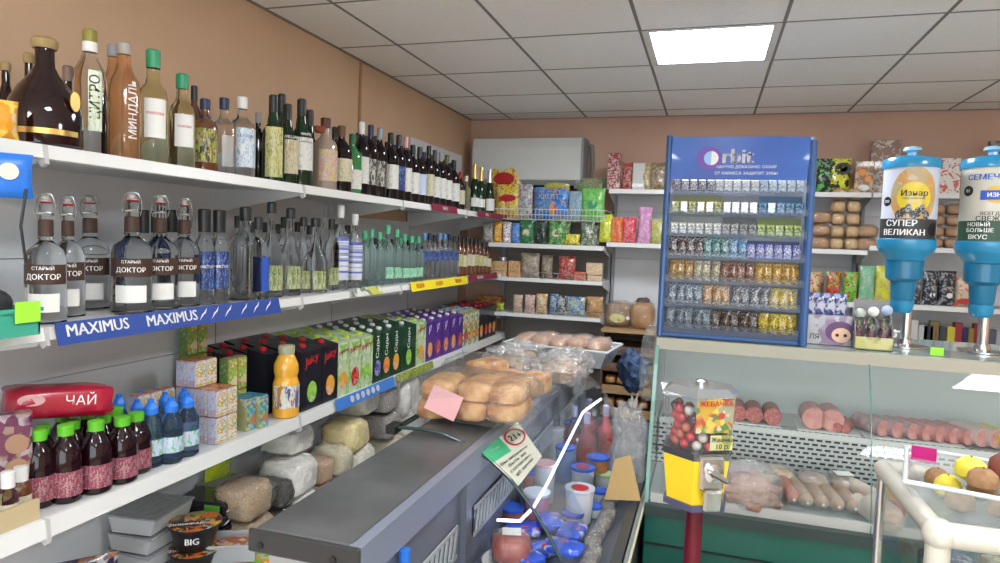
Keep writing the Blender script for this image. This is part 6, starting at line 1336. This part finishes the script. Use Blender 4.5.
# goods inside the left case
ZI = .561
blid = mat('blue_lid', (.03, .12, .6), .3); tubw = mat('tub_white', (.6, .62, .66), .35); pinkt = mat('pink_tub', (.5, .2, .28), .35)
def tub(label, px, py, r, h, mb, ml, z=ZI, name='dairy_tub', top=None):
    p = onZ(px, py, z+h)
    t = thing(name, label, 'tub', (min(p.x, -.34-r), p.y, z), 0, 'tubs of food in the curved-glass case')
    part('tub_body', cached(('tub', r, h, mb.name), lambda: MB().lathe([(r*.82, 0), (r*.86, .003), (r*.97, h-.008)], 26).mesh('tub', mb)), t)
    part('lid', cached(('tlid', r, h, ml.name), lambda: MB().lathe([(r, h-.012), (r*1.03, h-.009), (r*1.03, h-.001), (r*.96, h), (r*.9, h-.003), (r*.1, h-.003)], 26).mesh('lid', ml)), t)
    if top: part('lid_print', cached(('tp', r, h, top.name), lambda: MB().lathe([(r*.6, h-.002), (r*.6, h-.001)], 20).mesh('print', top)), t)
whl = mat('lid_clearwhite', (.6, .62, .7), .3)
tubs = [('white yoghurt tub under the bent glowing rod', 537, 491, .05, .11, pinkt, whl, ZI, None), ('tub with blue lid left of the glowing rod', 512, 506, .045, .06, sausr, blid, ZI, None), ('large white tub with pale lid in the middle of the case', 580, 487, .055, .13, tubw, whl, ZI, redcap),
  ('blue-lidded tub behind the large white tub', 583, 466, .05, .12, tubw, blid, ZI, redcap), ('second blue-lidded tub farther back', 598, 456, .048, .12, mat('tub_orange', (.5, .2, .08), .4), blid, ZI, None),
  ('tall white tub below the notice card', 545, 462, .045, .16, tubw, pinkm, ZI, None), ('pale blue tub between the card and the glowing rod', 566, 446, .045, .15, mat('tub_blue', (.2, .3, .6), .4), blid, ZI, None), ('small green-lidded tub near the sill', 614, 474, .04, .06, tubw, mat('pale_green_lid', (.4, .55, .3), .4), ZI, None),
  ('small blue-lidded tub by the sill', 602, 490, .03, .05, tubw, blid, ZI, None), ('tiny blue-lidded tub nearest the sill', 598, 505, .03, .045, tubw, blid, ZI, None), ('white tub at the back left of the case interior', 530, 444, .04, .16, tubw, blid, ZI, None), ('low blue-lidded tub before the large white one', 573, 512, .04, .05, tubw, blid, ZI, None)]
tubs += [('small white tub against the inner wall behind the meat', 486, 470, .035, .1, tubw, blid, ZI, None), ('white tub against the inner wall, farther than the card', 556, 428, .04, .16, tubw, whl, ZI, None), ('red tub with blue lid at mid depth by the inner wall', 528, 470, .04, .12, sausr, blid, ZI, None),
  ('orange tub with pale lid between the glowing rod and the sauce bottles', 585, 440, .042, .12, MT['tub_orange'], whl, ZI, None), ('white tub near the far pink bottles', 604, 434, .04, .1, tubw, blid, ZI, None), ('pink tub behind the pale blue tub', 572, 422, .04, .14, pinkt, blid, ZI, None)]
for lb, px, py, r, h, mb, ml, z, tp in tubs: tub(lb, px, py, r, h, mb, ml, z, top=tp)
# round red-wrapped piece on a white plate
p = onZ(500, 553, ZI+.02)
pl = thing('plate', 'white plate under the round red smoked meat', 'plate', (-.56, p.y-.02, ZI), 0)
part('rim', MB().lathe([(.06, 0), (.07, .003), (.095, .014), (.09, .016), (.065, .006), (.01, .006)], 28).mesh('plate', whitep), pl)
sm_ = thing('smoked_meat', 'round red smoked meat piece in film with white label, nearest in the curved case', 'meat', (-.56, p.y-.02, ZI+.0162), .3)
part('meat', mk('meat', *blob(.13, .13, .085, 4, .08, 3.), noisy('smoked', (.3, .04, .03), (.42, .1, .07), 20, .35)), sm_); part('film_wrap', mk('film', *blob(.137, .137, .09, 5, .12, 3., 24, 14, 5), cell), sm_); part('paper_label', bx(-.03, .03, -.02, .03, .088, .0905, paper), sm_)
bluepk = printed('blue_cheese_pack', [(.02, .07, .5), (.03, .1, .6), (.5, .08, .06), (.02, .08, .55), (.5, .5, .55)], 14)
for k, (px, py) in enumerate([(495, 520), (520, 528), (548, 545), (572, 535), (550, 525), (525, 560), (570, 560)]):
    q = onZ(px, py, ZI+.02)
    o = thing('cheese_pack', 'blue and red flat pack of processed cheese, '+ORD[k]+' in the near heap', 'cheese pack', (max(min(q.x, -.40), -.585), q.y, ZI+(.0 if k < 3 else .024)*(k//3)), .5*k, 'heap of blue cheese packs')
    part('pack', mk('pack', *blob(.13, .09, .023, k, .06, 5.), bluepk), o)
# ketchup-like bottles at the far end and dark fish packs along the sill
pinkb = mat('pink_sauce', (.55, .15, .16), .2, coat=.6)
for k, (px, py, X) in enumerate([(590, 398, -.50), (604, 400, -.44), (560, 400, -.58), (575, 398, -.54)]):
    Y = 3.05+.13*(k % 2)+.05*k
    bottle('pink sauce bottle with red label at the far end of the curved case, '+ORD[k], 'beefy', 0, 0, 0, X, ZI, pinkb if k != 2 else gclear, mat('lilac_cap', (.5, .45, .65), .4), lab=(.12, .4, 1.3), labm=redf, Y=Y, h=.26, d=.075, rz=.4, name='sauce_bottle', group='sauce bottles')
fishm = printed('dark_fish', [(.05, .04, .035), (.15, .12, .1), (.03, .025, .02), (.2, .16, .12)], 20)
for k in range(7):
    Y = 2.1+.17*k
    t = thing('smoked_fish_pack', 'dark smoked fish in clear film along the sill, '+ORD[k]+' from the near end', 'fish pack', (-.315-.012*(k % 2), Y, ZI+.0), 1.5, 'smoked fish packs along the sill')
    part('fish', cached(('fish', k % 2), lambda: mk('fish', *blob(.19, .05, .04, k, .15), fishm)), t); part('film', cached(('fishw', k % 2), lambda: mk('film', *blob(.2, .06, .045, k+2, .2, 2.8, 22, 12, 4), cellm)), t)
# bread and pastries on top
ZTp = .974
crust = noisy('golden_crust', (.4, .15, .04), (.74, .45, .2), 13, .45, bump=.06)
def breadbag(label, pts, wsz, zt, wrapbox, seed, lab=False):
    cx = sum(p[0] for p in pts)/len(pts); cyy = sum(p[1] for p in pts)/len(pts)
    t = thing('bread_bag', label, 'bag of bread', (cx, cyy, zt), 0, 'clear bags of bread on the display case')
    for i, (x, y, rz, z) in enumerate(pts): part('loaf', mk('loaf', *blob(wsz[0], wsz[1], wsz[2], seed+i, .07, 3.6, 24, 12), crust), t, (x-cx, y-cyy, z), (0, 0, rz))
    part('clear_bag', mk('bag', *blob(*wrapbox, seed, .1, 4.5, 30, 16, 3.5), cell), t)
    return t
t = breadbag('large clear bag of golden loaves nearest on the curved case, pink label in it', [(-.9, 2.22, .12, 0), (-.77, 2.24, .08, 0), (-.65, 2.27, .0, 0), (-.89, 2.23, .1, .06), (-.76, 2.26, .05, .06), (-.65, 2.28, .03, .06)], (.125, .26, .07), ZTp, (.44, .34, .145), 3)
part('pink_label', MB().box(-.06, .06, -.002, .002, 0, .085).mesh('label', pinkm, False), t, (-.07, -.185, .035), (-.35, .25, -.15), label='pink paper label')
breadbag('clear bag of browned buns behind the large bag of loaves', [(-.9, 2.6, 1.2, 0), (-.78, 2.62, 1.4, 0), (-.67, 2.64, 1.2, 0), (-.85, 2.6, 1.2, .05)], (.2, .12, .09), ZTp, (.48, .26, .15), 13)
for k, (x, y, w) in enumerate([(-.86, 2.9, .22), (-.62, 2.92, .23), (-.86, 3.15, .22), (-.62, 3.17, .2)]):
    t = thing('pastry_bag', 'crumpled clear bag of mixed pastries behind the buns, '+ORD[k], 'bag of pastries', (x, y, ZTp-.02*(k == 3)), .4*k, 'crumpled bags of pastries')
    part('pastry', mk('pastry', *blob(w*.75, .17, .09, 30+k, .25), noisy('pastry_mix', (.35, .18, .1), (.6, .45, .3), 25, .5)), t)
    part('crumpled_bag', mk('bag', *blob(w, .22, .14, 33+k, .35, 2.4, 30, 18, 5), cellm), t)
tp = Vector((-.72, 3.5, ZTp)); 
bt = thing('bread_tray', 'milky plastic tray of long loaves at the far end of the case', 'tray', tp, -.1)
part('tray_body', mk('tray', *trayw(-.24, .24, -.13, .13, .04, .09), traypl, False), bt)
rim = MB(); pts = [(-.28, -.17, .09), (.28, -.17, .09), (.28, .17, .09), (-.28, .17, .09), (-.28, -.17, .09)]
for a, b in zip(pts, pts[1:]): rim.tube([a, b], .006, 8)
part('rim', rim.mesh('rim', MT['rim_clear']), bt)
for k in range(5):
    loaf('long loaf in clear film in the far bread tray, '+ORD[k]+' from the left', tp.x-.19+.095*k, tp.y, ZTp+.02+.008*(k % 2), .11, .26, .11, noisy('rust_crust', (.4, .16, .07), (.55, .27, .13), 9, .5), 40+k % 2, -.1, 'long loaves in the far bread tray', 'bread_loaf', cellm)
# dark blue jacket over the far end, clear bag on the sill corner, tan board
solo('jacket', mk('jacket', *blob(.14, .3, .2, 6, .3, 2.4, 26, 16, 3), noisy('denim', (.02, .04, .1), (.06, .1, .2), 30, .8, bump=.3)), 'dark blue crumpled jacket at the far end of the curved case', 'jacket', (-.40, 3.83, .80), .3, rot=(.25, .1, .35))
solo('cardboard_sheet', MB().prism([(-.07, 0), (.07, 0), (.03, .17), (-.03, .15)], 'y', -.004, .004).mesh('sheet', mat('tan_board', (.45, .3, .12), .6), False), 'tan cardboard piece leaning in the corner between both cases', 'cardboard', (-.27, 2.56, .62), .25, rot=(-.25, 0, .3))
solo('plastic_bag', mk('bag', *blob(.13, .12, .34, 8, .4, 2.4, 26, 18, 3.5), cellm), 'crumpled clear plastic bag in the corner between both cases', 'plastic bag', (-.275, 2.72, .62), .2)
# seller side: basket bags hanging right of the bread rack
solo('plastic_bag', mk('bag', *blob(.09, .06, .36, 18, .3, 2.4, 26, 18, 3.5), cell), 'tall clear bag hanging beside the gum stand, left of the deli case', 'plastic bag', (-.245, 3.25, .86), .2)
EXPO = 1.15
# ------------------------------------------------------------------ camera and render settings
cam = bpy.data.cameras.new('camera'); co = bpy.data.objects.new('camera', cam); C.objects.link(co)
cam.sensor_width = 36; cam.lens = F/1000*36; cam.clip_start = .02
co.matrix_world = Matrix(((R0.x, -R1.x, -R2.x, 0), (R0.y, -R1.y, -R2.y, 0), (R0.z, -R1.z, -R2.z, EYE), (0, 0, 0, 1)))
sc = bpy.context.scene; sc.camera = co
w = bpy.data.worlds.new('room_air'); sc.world = w; w.use_nodes = True
w.node_tree.nodes['Background'].inputs[0].default_value = (.5, .55, .6, 1); w.node_tree.nodes['Background'].inputs[1].default_value = .2
sc.view_settings.view_transform = 'Standard'; sc.view_settings.look = 'None'; sc.view_settings.gamma = 1; sc.view_settings.use_curve_mapping = False
sc.view_settings.exposure = EXPO
cy_ = sc.cycles
cy_.use_denoising = True; cy_.max_bounces = 10; cy_.transparent_max_bounces = 24; cy_.transmission_bounces = 8; cy_.glossy_bounces = 4; cy_.diffuse_bounces = 4
cy_.caustics_reflective = False; cy_.caustics_refractive = False; cy_.sample_clamp_indirect = 4
